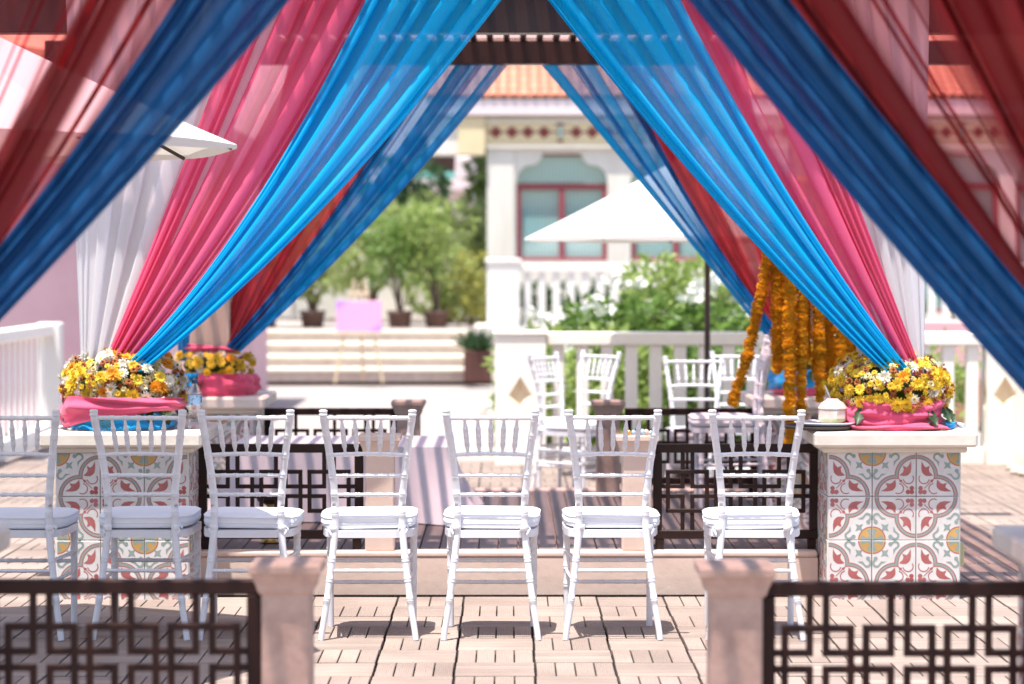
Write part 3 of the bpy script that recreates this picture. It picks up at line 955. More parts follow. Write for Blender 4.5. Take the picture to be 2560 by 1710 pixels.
# ------------------------------------------------------------------ flower arrangements
SZ = PH + .09
def flower_mesh(kind, col, col2, seed=0):
    rg = random.Random(seed)
    mb = MB()
    def petal(az, el, r0, r1, w, z):
        Mx = Matrix.Rotation(az, 4, 'Z') @ Matrix.Translation((0, 0, z)) @ Matrix.Rotation(-el, 4, 'Y')
        mb.add([(r0, -w * .45, 0), (r0, w * .45, 0), ((r0 + r1) * .6, w, .002), (r1, w * .35, -.001), (r1, -w * .35, -.001), ((r0 + r1) * .6, -w, .002)], [(0, 5, 2, 1), (5, 4, 3, 2)], 0, False, Mx)
    if kind == 'mum':
        for (n, el, r, w, z) in ((13, 5, .036, .0062, 0), (12, 28, .033, .006, .003), (10, 52, .026, .0055, .005), (6, 74, .017, .005, .007)):
            for k in range(n):
                petal(2 * math.pi * (k + rg.random() * .5) / n, R(el + rg.uniform(-8, 8)), .004, r * rg.uniform(.88, 1.08), w, z)
        mb.lathe([(.020, -.004), (.017, .006), (.006, .012)], 8, 1)
    elif kind == 'daisy':
        for (n, el, r, w, z) in ((14, 6, .030, .0042, 0), (12, 22, .026, .004, .002)):
            for k in range(n):
                petal(2 * math.pi * (k + rg.random() * .3) / n, R(el + rg.uniform(-9, 9)), .006, r * rg.uniform(.9, 1.05), w, z)
        mb.lathe([(.0085, 0), (.008, .005), (.004, .008)], 8, 1)
    else:   # small button bloom
        for (n, el, r, w, z) in ((9, 15, .018, .0042, 0), (7, 48, .015, .004, .002)):
            for k in range(n):
                petal(2 * math.pi * (k + rg.random() * .4) / n, R(el + rg.uniform(-9, 9)), .003, r * rg.uniform(.9, 1.08), w, z)
        mb.lathe([(.0065, 0), (.006, .005), (.002, .008)], 7, 1)
    return mb.mesh('flower', [col, col2])
def fm(name, c): return leafmat(name, c, .25, .1, .7, .15)
M['f_yel'] = fm('petal_yellow', (0.86, 0.62, 0.05)); M['f_or'] = fm('petal_orange', (0.90, 0.42, 0.025))
M['f_wh'] = fm('petal_white', (0.80, 0.77, 0.66)); M['f_cr'] = fm('petal_cream', (0.78, 0.66, 0.34))
M['f_br'] = fm('petal_russet', (0.42, 0.13, 0.03)); M['f_dk'] = plain('flower_eye', (0.05, 0.018, 0.01), .8)
M['f_ye'] = plain('flower_eye_yellow', (0.55, 0.34, 0.03), .8)
M['leaf_dk'] = leafmat('leaf_dark', (0.035, 0.075, 0.022), .25)
FL = {'my': flower_mesh('mum', M['f_yel'], M['f_yel'], 1), 'mo': flower_mesh('mum', M['f_or'], M['f_or'], 2),
      'mw': flower_mesh('mum', M['f_wh'], M['f_cr'], 3), 'dw': flower_mesh('daisy', M['f_wh'], M['f_ye'], 4),
      'dy': flower_mesh('daisy', M['f_yel'], M['f_ye'], 5), 'bw': flower_mesh('button', M['f_cr'], M['f_dk'], 6),
      'by': flower_mesh('button', M['f_yel'], M['f_ye'], 7), 'bb': flower_mesh('button', M['f_br'], M['f_dk'], 8)}
def leaf_mesh(seed, L0=.10):
    rg = random.Random(seed); mb = MB()
    mb.tube([(0, 0, 0), (0, 0, L0)], [.0015, .0006], 4)
    for k in range(9):
        z = L0 * (k + 1) / 10; ln = .032 * math.sin(math.pi * (k + 1.6) / 11)
        for s in (-1, 1):
            mb.add([(0, 0, z - .003), (s * ln * .6, .002, z + .003), (s * ln, 0, z + .014), (s * ln * .5, .002, z + .010)], [(0, 1, 2, 3)])
    return mb.mesh('leaf', M['leaf_dk'])
LEAF = leaf_mesh(1)
def broad_leaf():
    mb = MB()
    def fn(u, v):
        w = .022 * math.sin(math.pi * min(1, v * .92 + .05)) * (1 + .25 * math.cos(v * 22))
        return ((u - .5) * 2 * w, .006 * abs(u - .5) * 2 + .01 * v * v, v * .085)
    mb.grid(fn, 4, 9)
    return mb.mesh('leaf', M['leaf_dk'])
BLEAF = broad_leaf()

def arrangement(x, y, label, rx, ry, rz, zc, n, seed, mix, skirt, full=True):
    t = thing('flower_arrangement', label, 'flower arrangement', (x, y, SZ), 0, 'flower arrangements round the pillars')
    rg = random.Random(seed)
    # foliage bed
    core = MB()
    def fn(u, v):
        a = 2 * math.pi * u; e = -.5 + 2.0 * v
        r = .74 + .05 * math.sin(a * 9 + v * 7)
        return (rx * r * math.cos(a) * math.cos(min(e, 1.5)), ry * r * math.sin(a) * math.cos(min(e, 1.5)), zc + rz * r * math.sin(e))
    core.grid(fn, 40, 12)
    core.build('foliage', M['leaf_dk'], t)
    pts = []; tries = 0
    while len(pts) < n and tries < 14000:
        tries += 1
        a = rg.uniform(math.pi, 2 * math.pi) if rg.random() < .85 else rg.uniform(0, math.pi)
        e = math.asin(rg.uniform(-.72, .99))
        nx, ny, nz = math.cos(a) * math.cos(e), math.sin(a) * math.cos(e), math.sin(e)
        k = rg.uniform(.94, 1.08)
        p = Vector((rx * nx * k, ry * ny * k, zc + rz * nz * k))
        if abs(p.x) < .13 and abs(p.y) < .13: continue
        kind = rg.choices([m[0] for m in mix], [m[1] for m in mix])[0]
        rad = {'m': .026, 'd': .022, 'b': .0135}[kind[0]]
        if any((p - q).length < (rad + rq) * .72 for q, rq in pts): continue
        pts.append((p, rad))
        nn = Vector((nx / rx, ny / ry, nz / rz * .8)).normalized()
        nn = (nn + Vector((rg.uniform(-.3, .3), -.25 + rg.uniform(-.3, .3), rg.uniform(-.25, .3)))).normalized()
        q = nn.to_track_quat('Z', 'Y') @ Euler((0, 0, rg.uniform(0, 6))).to_quaternion()
        o = link('flower', FL[kind], t, p)
        o.rotation_euler = q.to_euler(); sc = rg.uniform(.8, 1.12); o.scale = (sc, sc, sc * 1.15)
    for k in range(skirt):
        a = rg.uniform(math.pi * 1.02, math.pi * 1.98)
        p = Vector((rx * 1.0 * math.cos(a), ry * 1.0 * math.sin(a), zc - rz * .55))
        o = link('leaf', LEAF if rg.random() < .5 else BLEAF, t, p)
        d = Vector((math.cos(a) * .35, math.sin(a) * .5, -1 + rg.uniform(-.1, .5))).normalized()
        o.rotation_euler = (d.to_track_quat('Z', 'Y') @ Euler((0, 0, rg.uniform(-.6, .6))).to_quaternion()).to_euler()
        s = rg.uniform(.8, 1.25); o.scale = (s, s, s)
    for k in range(14):     # small buds standing out of the outline
        a = rg.uniform(math.pi, 2 * math.pi); e = rg.uniform(.1, 1.3)
        d = Vector((math.cos(a) * math.cos(e), math.sin(a) * math.cos(e), math.sin(e)))
        p = Vector((rx * d.x, ry * d.y, zc + rz * d.z))
        mb = MB(); q = p + d * rg.uniform(.012, .035)
        if abs(q.x) < .13 and abs(q.y) < .13: continue
        mb.tube([p * .95, q], .0012, 4); mb.lathe([(.002, -.004), (.006, 0), (.003, .005)], 6, M=Matrix.Translation(q))
        mb.build('bud', M['leaf_dk'] if k % 3 else M['f_br'], t)
    return t

def cloth_plain(name, c, tr):
    m, n, l, p = mat_new(name)
    p.inputs['Base Color'].default_value = tuple(c) + (1,); p.inputs['Roughness'].default_value = .85
    p.inputs['Sheen Weight'].default_value = .3; p.inputs['Specular IOR Level'].default_value = .1
    tc = n.new('ShaderNodeTexCoord'); t = n.new('ShaderNodeTexNoise'); t.inputs['Scale'].default_value = 30
    l.new(tc.outputs['Object'], t.inputs['Vector'])
    b = n.new('ShaderNodeBump'); b.inputs['Strength'].default_value = .3; b.inputs['Distance'].default_value = .01
    l.new(t.outputs['Fac'], b.inputs['Height']); l.new(b.outputs[0], p.inputs['Normal'])
    return m
M['pink_wrap'] = cloth_plain('pink_wrap', (0.62, 0.085, 0.17), 0); M['blue_wrap'] = cloth_plain('blue_wrap', (0.012, 0.30, 0.66), 0)
def wrap(t, mat, rx, ry, a0, a1, lo, hi, seed, r0=1.0, bulge=.03, folds=9, slant=1.0, knot=None):
    """swathe of cloth wound round the base of an arrangement"""
    offs = seed * 3.7
    def fn(u, v):
        a = R(a0 + (a1 - a0) * u)
        zl, zh = lo(u), hi(u)
        z = zl + (zh - zl) * v
        ph = v * folds + slant * math.sin(u * 3.0 + offs) * 2.2 + .9 * mnoise.noise(Vector((u * 7 + offs, v * 2, 0)))
        f = .5 + .5 * math.sin(ph * 2.2)
        r = r0 + bulge * math.sin(math.pi * min(1, max(0, v * .9 + .05))) / rx * .9 + (.018 * f + .030 * mnoise.noise(Vector((u * 7 + offs, v * 3, 3)))) / rx * .8
        if knot is not None:
            k = math.exp(-((u - knot) / .06) ** 2)
            r -= .05 * k; z = z + (.5 * (lo(u) + hi(u)) - z) * .55 * k
        e = abs(math.cos(a)) ** .75 * (1 if math.cos(a) > 0 else -1), abs(math.sin(a)) ** .75 * (1 if math.sin(a) > 0 else -1)
        return (rx * r * e[0], ry * r * e[1], z)
    return MB().grid(fn, 90, 16).build('cloth_wrap', mat, t)

MIX_L = [('my', 7), ('mo', 5), ('mw', 7), ('dw', 7), ('dy', 4), ('bw', 11), ('bb', 10), ('by', 4)]
MIX_R = [('my', 9), ('mo', 2), ('mw', 3), ('dw', 3), ('dy', 8), ('bw', 6), ('bb', 6), ('by', 12)]
A1 = arrangement(-PX - .03, FRONT - .02, 'mound of white, yellow and russet flowers on the left front pedestal', .265, .27, .172, .205, 330, 3, MIX_L, 10)
wrap(A1, M['blue_wrap'], .235, .245, 190, 362, lambda u: .002, lambda u: .075 + .02 * math.sin(u * 4), 2, .96, .012, 4, .5)
wrap(A1, M['pink_wrap'], .240, .250, 165, 350, lambda u: .004 + .085 * min(1, max(0, (u - .28) / .45)) ** .8, lambda u: .165 - .02 * u, 1, 1.12, .025, 6, 1.2, .22)
A2 = arrangement(PX + .02, FRONT - .02, 'mound of yellow and orange flowers over pink cloth on the right front pedestal', .268, .27, .162, .190, 330, 8, MIX_R, 5)
wrap(A2, M['pink_wrap'], .225, .24, 175, 345, lambda u: .002, lambda u: .135, 5, 1.0, .012, 9, .8)
wrap(A2, M['pink_wrap'], .240, .25, 178, 330, lambda u: .001, lambda u: .03 + .008 * math.sin(u * 11), 6, 1.06, .02, 3, .6)
wrap(A2, M['blue_wrap'], .235, .24, 318, 362, lambda u: .002, lambda u: .045 - .02 * abs(u - .5), 7, 1.10, .02, 3, .4)
A3 = arrangement(-PX + .04, BACK - .02, 'smaller mound of yellow flowers on the left rear pedestal', .225, .23, .10, .165, 90, 13, MIX_R, 8)
wrap(A3, M['blue_wrap'], .205, .21, 170, 275, lambda u: .002, lambda u: .13, 9, 1.0, .02, 6, .8)
wrap(A3, M['pink_wrap'], .208, .212, 262, 365, lambda u: .002, lambda u: .13 - .01 * u, 10, 1.12, .02, 6, .8)
wrap(A3, M['pink_wrap'], .128, .128, 150, 390, lambda u: .245, lambda u: .285 + .01 * math.sin(u * 6), 11, 1.05, .02, 4, .8)
A4 = arrangement(PX, BACK - .02, 'mound of yellow flowers half hidden behind the marigold garlands', .225, .23, .10, .20, 70, 17, MIX_R, 5)
wrap(A4, M['blue_wrap'], .205, .21, 170, 365, lambda u: .03, lambda u: .15, 12, 1.02, .03, 6, .8)
wrap(A4, M['pink_wrap'], .20, .205, 170, 365, lambda u: .002, lambda u: .05, 14, 1.0, .02, 3, .8)
# ------------------------------------------------------------------ marigold garlands
M['marigold'] = leafmat('marigold', (1.0, 0.58, 0.03), .5, .12, .8, .2)
def marigold(seed):
    """ruffled ball-shaped head"""
    rg = random.Random(seed); mb = MB()
    for (n, el, r, w, z) in ((13, -38, .029, .0085, .004), (14, -14, .033, .009, .003), (13, 10, .034, .009, .002), (12, 34, .032, .0085, .001), (9, 58, .028, .008, .0), (5, 78, .024, .007, 0)):
        for k in range(n):
            Mx = Matrix.Rotation(2 * math.pi * (k + rg.random() * .5) / n, 4, 'Z') @ Matrix.Translation((0, 0, z)) @ Matrix.Rotation(-R(el + rg.uniform(-9, 9)), 4, 'Y')
            rr = r * rg.uniform(.9, 1.08)
            mb.add([(.006, -w * .5, 0), (.006, w * .5, 0), (rr * .85, w, .002), (rr, w * .5, .004 * rg.uniform(-1, 1)), (rr * 1.02, 0, -.002), (rr, -w * .5, .004 * rg.uniform(-1, 1)), (rr * .85, -w, .002)], [(0, 6, 5, 4, 3, 2, 1)], 0, False, Mx)
    mb.lathe([(.010, -.016), (.020, -.006), (.021, .008), (.012, .018)], 8)
    return mb.mesh('blossom', M['marigold'])
MG = [marigold(k) for k in range(4)]
def garland(label, top, bot, seed, bend=(0, 0, 0), r=1.0):
    top, bot, bend = Vector(top), Vector(bot), Vector(bend)
    t = thing('marigold_garland', label, 'garland', bot, 0, 'orange marigold garlands')
    rg = random.Random(seed)
    ln = (top - bot).length; n = int(ln / .031)
    MB().tube([tuple(top - bot), tuple((top - bot) * .5 + bend), (0, 0, 0)], .002, 4).build('string', M['leaf_dk'], t)
    for k in range(n):
        s = (k + .5) / n
        p = (top - bot) * s + bend * (4 * s * (1 - s))
        d = (top - bot).normalized() * (1 if rg.random() < .5 else -1)
        d = (d + Vector((rg.uniform(-.35, .35), rg.uniform(-.45, .2), rg.uniform(-.3, .3)))).normalized()
        o = link('blossom', rg.choice(MG), t, p + Vector((rg.uniform(-.006, .006), rg.uniform(-.006, .006), 0)))
        o.rotation_euler = (d.to_track_quat('Z', 'Y') @ Euler((0, 0, rg.uniform(0, 6))).to_quaternion()).to_euler()
        sc = r * rg.uniform(.95, 1.15); o.scale = (sc, sc, sc)
gy = 12.35
gs = [(1.385, 12.42, .95, 'marigold garland just right of the slanting one'), (1.435, 12.30, .585, 'longest marigold garland, hanging down past the tray'),
      (1.495, 12.34, .72, 'marigold garland just right of the longest one'), (1.545, 12.52, 1.02, 'short marigold garland in the middle of the cluster'),
      (1.60, 12.40, .80, 'marigold garland above the coconut'), (1.655, 12.46, .84, 'marigold garland right of the coconut straw'),
      (1.71, 12.40, .88, 'third marigold garland from the right, behind the blue drape'), (1.765, 12.50, .90, 'second marigold garland from the right, behind the blue drape'),
      (1.82, 12.48, .92, 'rightmost marigold garland beside the stone column')]
for k, (x, y, zb, lab) in enumerate(gs):
    garland(lab, (x - .01, y, 1.95), (x, y, zb), 40 + k, (.006 * (k % 3 - 1), 0, 0))
for k in range(7):
    x = 1.41 + k * .066
    garland(('leftmost', 'second', 'third', 'middle', 'fifth', 'sixth', 'rightmost')[k] + ' marigold garland of the packed back row, counted from the left', (x, 12.60, 1.95), (x, 12.60, (.95, .90, 1.0, .92, .86, .9, .94)[k]), 80 + k, (.004, 0, 0))
garland('slanting marigold garland pulled aside to the lilac chair', (1.352, 12.40, 1.78), (1.145, 12.40, .78), 60, (.035, 0, 0))

# ------------------------------------------------------------------ coconut on a plate, bottle, trinkets, pipe
M['husk'] = plain('coconut_husk', (0.70, 0.60, 0.54), .8, col2=(0.50, 0.36, 0.30), scale=14, bump=.4, bscale=40)
M['husk_g'] = plain('coconut_green', (0.25, 0.26, 0.10), .7, col2=(0.5, 0.45, 0.35), scale=10)
M['plate'] = plain('plate_glaze', (0.7, 0.72, 0.80), .2)
M['tray'] = plain('tray_brown', (0.045, 0.032, 0.028), .5)
cx, cy = 1.475, 10.98
t = thing('serving_tray', 'dark round tray with a pale plate at the corner of the right front pedestal', 'tray', (cx - .06, cy, SZ))
MB().lathe([(.10, 0), (.155, .006), (.165, .020), (.158, .020), (.15, .010), (.02, .008)], 28).build('tray_body', M['tray'], t)
MB().lathe([(.07, .0095), (.12, .022), (.145, .034), (.14, .036), (.11, .026), (.02, .018)], 28).build('plate', M['plate'], t, (.03, 0, .0))
t = thing('coconut', 'carved pale coconut with a drinking straw on the plate', 'coconut', (cx, cy, SZ + .028))
cb = MB()
cb.lathe([(.030, .0), (.055, .006), (.066, .025), (.0665, .062)], 9, smooth=False); cb.build('lower_husk', M['husk'], t)
MB().lathe([(.064, .0635), (.070, .070), (.055, .092), (.034, .105), (.030, .112), (.026, .113)], 9, smooth=False).build('carved_top', M['husk'], t)
MB().lathe([(.0565, .004), (.0665, .014), (.0672, .022), (.0655, .026)], 9, smooth=False).build('green_rim', M['husk_g'], t)
MB().tube([(-.005, 0, .10), (-.028, -.004, .155), (-.036, -.006, .172)], .0032, 8).build('straw', M['plate'], t)

def clear_plastic():
    m, n, l, p = mat_new('clear_plastic')
    p.inputs['Base Color'].default_value = (.93, .95, .97, 1); p.inputs['Roughness'].default_value = .05
    p.inputs['Transmission Weight'].default_value = 1; p.inputs['IOR'].default_value = 1.25
    tp = n.new('ShaderNodeBsdfTransparent'); tp.inputs[0].default_value = (.93, .95, .97, 1)
    mx = n.new('ShaderNodeMixShader'); mx.inputs[0].default_value = .42
    l.new(tp.outputs[0], mx.inputs[1]); l.new(p.outputs[0], mx.inputs[2]); l.new(mx.outputs[0], n['Material Output'].inputs['Surface'])
    return m
M['clear'] = clear_plastic()
def label_mat():
    m, n, l, p = mat_new('bottle_label')
    tc = n.new('ShaderNodeTexCoord'); t = n.new('ShaderNodeTexNoise'); t.inputs['Scale'].default_value = 60
    l.new(tc.outputs['Object'], t.inputs['Vector'])
    r = n.new('ShaderNodeValToRGB'); r.color_ramp.interpolation = 'CONSTANT'
    r.color_ramp.elements[0].color = (.03, .10, .28, 1); r.color_ramp.elements[1].position = .42; r.color_ramp.elements[1].color = (.38, .62, .86, 1)
    l.new(t.outputs['Fac'], r.inputs[0]); l.new(r.outputs[0], p.inputs['Base Color']); p.inputs['Roughness'].default_value = .3
    return m
M['blabel'] = label_mat(); M['bcap'] = plain('bottle_cap', (.02, .07, .16), .4)
t = thing('water_bottle', 'clear plastic water bottle with blue label and dark cap on the left front pedestal', 'bottle', (-1.43, 11.02, SZ))
MB().lathe([(.020, 0), (.030, .004), (.033, .015), (.031, .035), (.029, .07), (.0315, .10), (.0325, .108), (.0325, .158), (.032, .168), (.024, .188), (.0135, .203), (.0125, .214)], 20, cap=False).build('bottle_body', M['clear'], t)
MB().lathe([(.0331, .112), (.0331, .156)], 24, cap=False).build('bottle_label', M['blabel'], t)
MB().lathe([(.0145, .207), (.0148, .222), (.012, .224)], 14).build('cap', M['bcap'], t)

M['glass_bead'] = plain('glass_bead', (.35, .5, .62), .12, spec=.8); M['gold_bead'] = plain('gold_bead', (.7, .38, .08), .3, metal=.6)
M['peach_bead'] = plain('peach_bead', (.8, .5, .35), .2)
t = thing('glass_trinkets', 'small cluster of glass and gold trinkets on top of the right pale post', 'trinkets', (.60, 11.13, PZ + .536))
for k, (x, r, m) in enumerate(((-.062, .011, 'gold_bead'), (-.045, .012, 'gold_bead'), (-.022, .011, 'glass_bead'), (-.003, .012, 'glass_bead'), (.018, .014, 'glass_bead'), (.036, .013, 'peach_bead'), (.056, .011, 'glass_bead'))):
    MB().lathe([(.3 * r, 0), (.9 * r, .3 * r), (r, r), (.85 * r, 1.6 * r), (.3 * r, 2 * r)], 12).build('bead', M[m], t, (x, -.02 + .012 * (k % 3), 0))
MB().tube([(.03, -.05, .006), (.05, -.096, -.004), (.07, -.1005, -.03)], .0015, 5).build('chain', M['brass'], t)

M['pvc'] = plain('grey_pvc', (.55, .56, .62), .4)
t = thing('plastic_pipe', 'bent grey plastic pipe on the right end of the right front pedestal', 'pipe', (2.0, 11.10, SZ))
MB().tube([(-.10, .02, .022), (-.02, .02, .024), (.045, .01, .020), (.075, -.03, .013), (.085, -.07, .0115)], .0115, 10).build('pipe_bend', M['pvc'], t)
MB().tube([(-.012, .02, .024), (.012, .018, .0235)], .0145, 10).build('pipe_collar', M['pvc'], t)
M['gbox'] = plain('switch_box', (.50, .50, .26), .5)
t = MB().box(PX + .3015, PX + .332, 10.92, 11.0, .14, .245, 0, .004)
o = t.build('switch_box', M['gbox']); tag(o, 'small yellow-green electrical box on the side of the right front pedestal', 'box')
M['chainm'] = plain('rust_chain', (.35, .22, .17), .6)
mb = MB()
for k in range(26):
    mb.lathe([(.004, -.006), (.008, 0), (.004, .006)], 6, M=Matrix.Translation((.003 * math.sin(k * 1.3), .003 * math.cos(k * 2.1), .26 - k * .0095)))
o = mb.build('bead_chain', M['chainm'], None, (-2.06, 10.90, .005)); tag(o, 'small string of brown beads hanging beside the left front pedestal', 'bead chain')

# ------------------------------------------------------------------ low table with cloth, brass stand
M['tcloth'] = plain('table_linen', (.68, .66, .70), .75, var=.06, scale=5)
TX0, TX1, TY0, TY1, TH = -1.42, -.31, 12.36, 13.15, .57
t = thing('table', 'low table under a pale lilac cloth inside the pavilion', 'table', ((TX0 + TX1) / 2, (TY0 + TY1) / 2, PZ))
ox, oy = -(TX0 + TX1) / 2, -(TY0 + TY1) / 2
MB().box(TX0 + .02 + ox, TX1 - .02 + ox, TY0 + .02 + oy, TY1 - .02 + oy, TH - PZ - .03, TH - PZ - .006, 0, .003).build('tabletop', M['wood_dark'], t)
for sx in (TX0 + .06, TX1 - .06):
    for sy in (TY0 + .06, TY1 - .06):
        MB().box(sx + ox - .02, sx + ox + .02, sy + oy - .02, sy + oy + .02, 0, TH - PZ - .03, 0, .002).build('leg', M['wood_dark'], t)
tc = MB()
hx, hy = (TX1 - TX0) / 2, (TY1 - TY0) / 2
per = []
N = 200
def rect_pt(s):
    Lr = 2 * (2 * hx + 2 * hy); d = s * Lr
    for (ax, ay, bx, by) in ((-hx, -hy, hx, -hy), (hx, -hy, hx, hy), (hx, hy, -hx, hy), (-hx, hy, -hx, -hy)):
        ln = math.hypot(bx - ax, by - ay)
        if d <= ln + 1e-9: return (ax + (bx - ax) * d / ln, ay + (by - ay) * d / ln, ((by - ay) / ln, -(bx - ax) / ln), min(d, ln - d))
        d -= ln
    return (-hx, -hy, (0, -1), 0)
def cfn(u, v):
    x, y, nrm, ed = rect_pt(u % 1.0)
    corner = math.exp(-(ed / .10) ** 2)
    w = .022 * math.sin(u * 96 + 2 * math.sin(u * 31)) * v + .016 * math.sin(u * 47 + 1) * v
    out = .012 + .03 * v + w + corner * .17 * v * v
    nx, ny = nrm
    if ed < .12:
        k = 1 - ed / .12
        dx, dy = (1 if x > 0 else -1), (1 if y > 0 else -1)
        nx, ny = nx + (dx - nx) * k * .5, ny + (dy - ny) * k * .5
    return (x + nx * out, y + ny * out, TH - PZ - v * (TH - PZ - .004 - .0 * corner))
tc.grid(cfn, N, 14)
tc.grid(lambda u, v: ((u - .5) * 2 * (hx + .012), (v - .5) * 2 * (hy + .012), TH - PZ + .0005), 6, 6)
tc.build('tablecloth', M['tcloth'], t)
t = thing('brass_fire_bowl', 'small black bowl on a brass stand behind the left fretwork panel', 'bowl', (-1.13, 11.45, PZ))
MB().lathe([(.045, 0), (.05, .008), (.02, .02), (.012, .05), (.018, .08), (.012, .11), (.014, .17), (.03, .185)], 16).build('stand', M['brass'], t)
MB().lathe([(.03, .186), (.06, .20), (.072, .225), (.066, .225), (.05, .205)], 18).build('bowl', M['tray'], t)

# ------------------------------------------------------------------ parasols
def canopy_mat():
    m, n, l, p = mat_new('parasol_canvas')
    p.inputs['Base Color'].default_value = (.80, .78, .74, 1); p.inputs['Roughness'].default_value = .8
    tl = n.new('ShaderNodeBsdfTranslucent'); tl.inputs[0].default_value = (.75, .70, .60, 1)
    mx = n.new('ShaderNodeMixShader'); mx.inputs[0].default_value = .22
    l.new(p.outputs[0], mx.inputs[1]); l.new(tl.outputs[0], mx.inputs[2]); l.new(mx.outputs[0], n['Material Output'].inputs['Surface'])
    return m
M['canvas'] = canopy_mat()
def parasol(label, x, y, Rr, ztip, zap, rot, zpole):
    t = thing('parasol', label, 'parasol', (x, y, 0), R(rot), 'white parasols with brown poles')
    MB().tube([(0, 0, zpole), (0, 0, zap - .02)], .021, 12).build('pole', M['wood_dark'], t)
    MB().lathe([(.22, zpole), (.22, zpole + .05), (.05, zpole + .08), (.03, zpole + .25)], 20).build('base', M['wood_dark'], t)
    n = 8
    for k in range(n):
        a0, a1 = 2 * math.pi * k / n, 2 * math.pi * (k + 1) / n
        def fn(u, v):
            r = Rr * v
            p0 = Vector((r * math.cos(a0), r * math.sin(a0), 0)); p1 = Vector((r * math.cos(a1), r * math.sin(a1), 0))
            p = p0.lerp(p1, u)
            z = zap + (ztip - zap) * v - .06 * v * (1 - v) + .03 * 4 * u * (1 - u) * v * v * .4
            return (p.x, p.y, z)
        MB().grid(fn, 6, 8).build('canopy_panel', M['canvas'], t)
        def vf(u, v):
            p0 = Vector((Rr * math.cos(a0), Rr * math.sin(a0), 0)); p1 = Vector((Rr * math.cos(a1), Rr * math.sin(a1), 0))
            p = p0.lerp(p1, u)
            return (p.x, p.y, ztip + .012 * 4 * u * (1 - u) - .035 * v * (.4 + .6 * 4 * u * (1 - u)))
        MB().grid(vf, 6, 2).build('valance', M['canvas'], t)
        MB().tube([(.03 * math.cos(a0), .03 * math.sin(a0), zap - .03), (Rr * .5 * math.cos(a0), Rr * .5 * math.sin(a0), (zap + ztip) / 2 - .034), (Rr * .985 * math.cos(a0), Rr * .985 * math.sin(a0), ztip - .014)], .008, 6).build('rib', M['wood_dark'], t)
    MB().lathe([(.05, zap - .03), (.05, zap - .01), (.02, zap + .03), (.012, zap + .07)], 12).build('finial', M['canvas'], t)
    return t
parasol('white parasol whose corner pokes out beside the near blue drape on the left', -2.24, 9.05, 1.24, 1.952, 2.53, -4, 0)
parasol('white parasol behind the right rear blue drape, on a brown pole', 1.40, 17.0, 1.30, 1.68, 2.36, 8, 0)
# ------------------------------------------------------------------ balustrades
M['cream'] = plain('cream_paint', (.76, .73, .66), .7, col2=(.64, .60, .52), scale=2.2, bump=.2, bscale=20, stretch=(1.6, 1.6, .35))
M['whitewash'] = plain('white_paint', (.74, .72, .69), .7, col2=(.68, .66, .62), scale=2, bump=.1, bscale=20)
M['ochre'] = plain('ochre_relief', (.80, .68, .50), .8)
M['cream_near'] = plain('cream_gloss', (.88, .85, .80), .6, col2=(.84, .80, .73), scale=3, bump=.1, bscale=20)
def balustrade(label, p0, p1, h, per, bw, mat, rail=.10, base=.12, z0=0, th=.045):
    p0, p1 = Vector((*p0, z0)), Vector((*p1, z0))
    d = (p1 - p0); ln = d.length; ang = math.atan2(d.y, d.x)
    t = thing('balustrade', label, 'balustrade', p0, ang, 'painted balustrades')
    MB().box(0, ln, -.075, .075, h - rail, h, 0, .012).build('top_rail', mat, t)
    MB().box(0, ln, -.065, .065, -.02, base, 0, .01).build('bottom_rail', mat, t)
    bm = MB().box(-bw / 2, bw / 2, -th, th, base, h - rail, 0, .008).mesh('baluster', mat)
    n = int(ln / per)
    for k in range(n):
        link('baluster', bm, t, ((k + .5) * ln / n, 0, 0))
    return t
def diamond_post(label, x, y, w, h, side=None, z0=0):
    t = thing('gate_post', label, 'post', (x, y, z0), 0, 'cream posts with a sunk diamond')
    b = MB()
    # front face with a recessed diamond
    hw = w / 2; cz = h * .54; dw, dh = .088, .14
    def face(mx):
        b.add([(-hw, -hw, 0), (hw, -hw, 0), (hw, -hw, h), (-hw, -hw, h), (0, -hw, cz - dh), (dw, -hw, cz), (0, -hw, cz + dh), (-dw, -hw, cz)],
              [(0, 1, 4), (1, 5, 4), (1, 2, 5), (2, 6, 5), (2, 3, 6), (3, 7, 6), (3, 0, 7), (0, 4, 7)], 0, False, mx)
        q = .05; sm = .45
        b.add([(0, -hw, cz - dh), (dw, -hw, cz), (0, -hw, cz + dh), (-dw, -hw, cz), (0, -hw + q, cz - dh * sm), (dw * sm, -hw + q, cz), (0, -hw + q, cz + dh * sm), (-dw * sm, -hw + q, cz)],
              [(0, 1, 5, 4), (1, 2, 6, 5), (2, 3, 7, 6), (3, 0, 4, 7), (4, 5, 6, 7)], 1, False, mx)
    for k in range(4): face(Matrix.Rotation(k * math.pi / 2, 4, 'Z'))
    b.add([(-hw, -hw, h), (hw, -hw, h), (hw, hw, h), (-hw, hw, h)], [(0, 1, 2, 3)])
    b.build('shaft', [M['cream_near'], M['ochre']], t)
    MB().box(-hw - .015, hw + .015, -hw - .015, hw + .015, h + .001, h + .03, 0, .008).build('cap', M['cream_near'], t)
    return t
BY = 18.2
diamond_post('cream gate post with a sunk diamond left of the far white chairs', .09, BY, .38, .97)
diamond_post('cream corner post with a sunk diamond near the right edge', 3.72, BY, .26, .97)
balustrade('cream balustrade running behind the far chairs from the gate post to the corner post', (.285, BY), (3.585, BY), .99, .176, .092, M['cream_near'])
balustrade('cream balustrade returning toward the viewer at the right edge', (3.84, BY - .1), (3.86, 14.6), .99, .176, .092, M['cream_near'])
balustrade('white slatted balustrade receding at the left edge beside the pink wall', (-3.95, 15.2), (-3.95, 20.6), .99, .22, .05, M['cream_near'], th=.011)
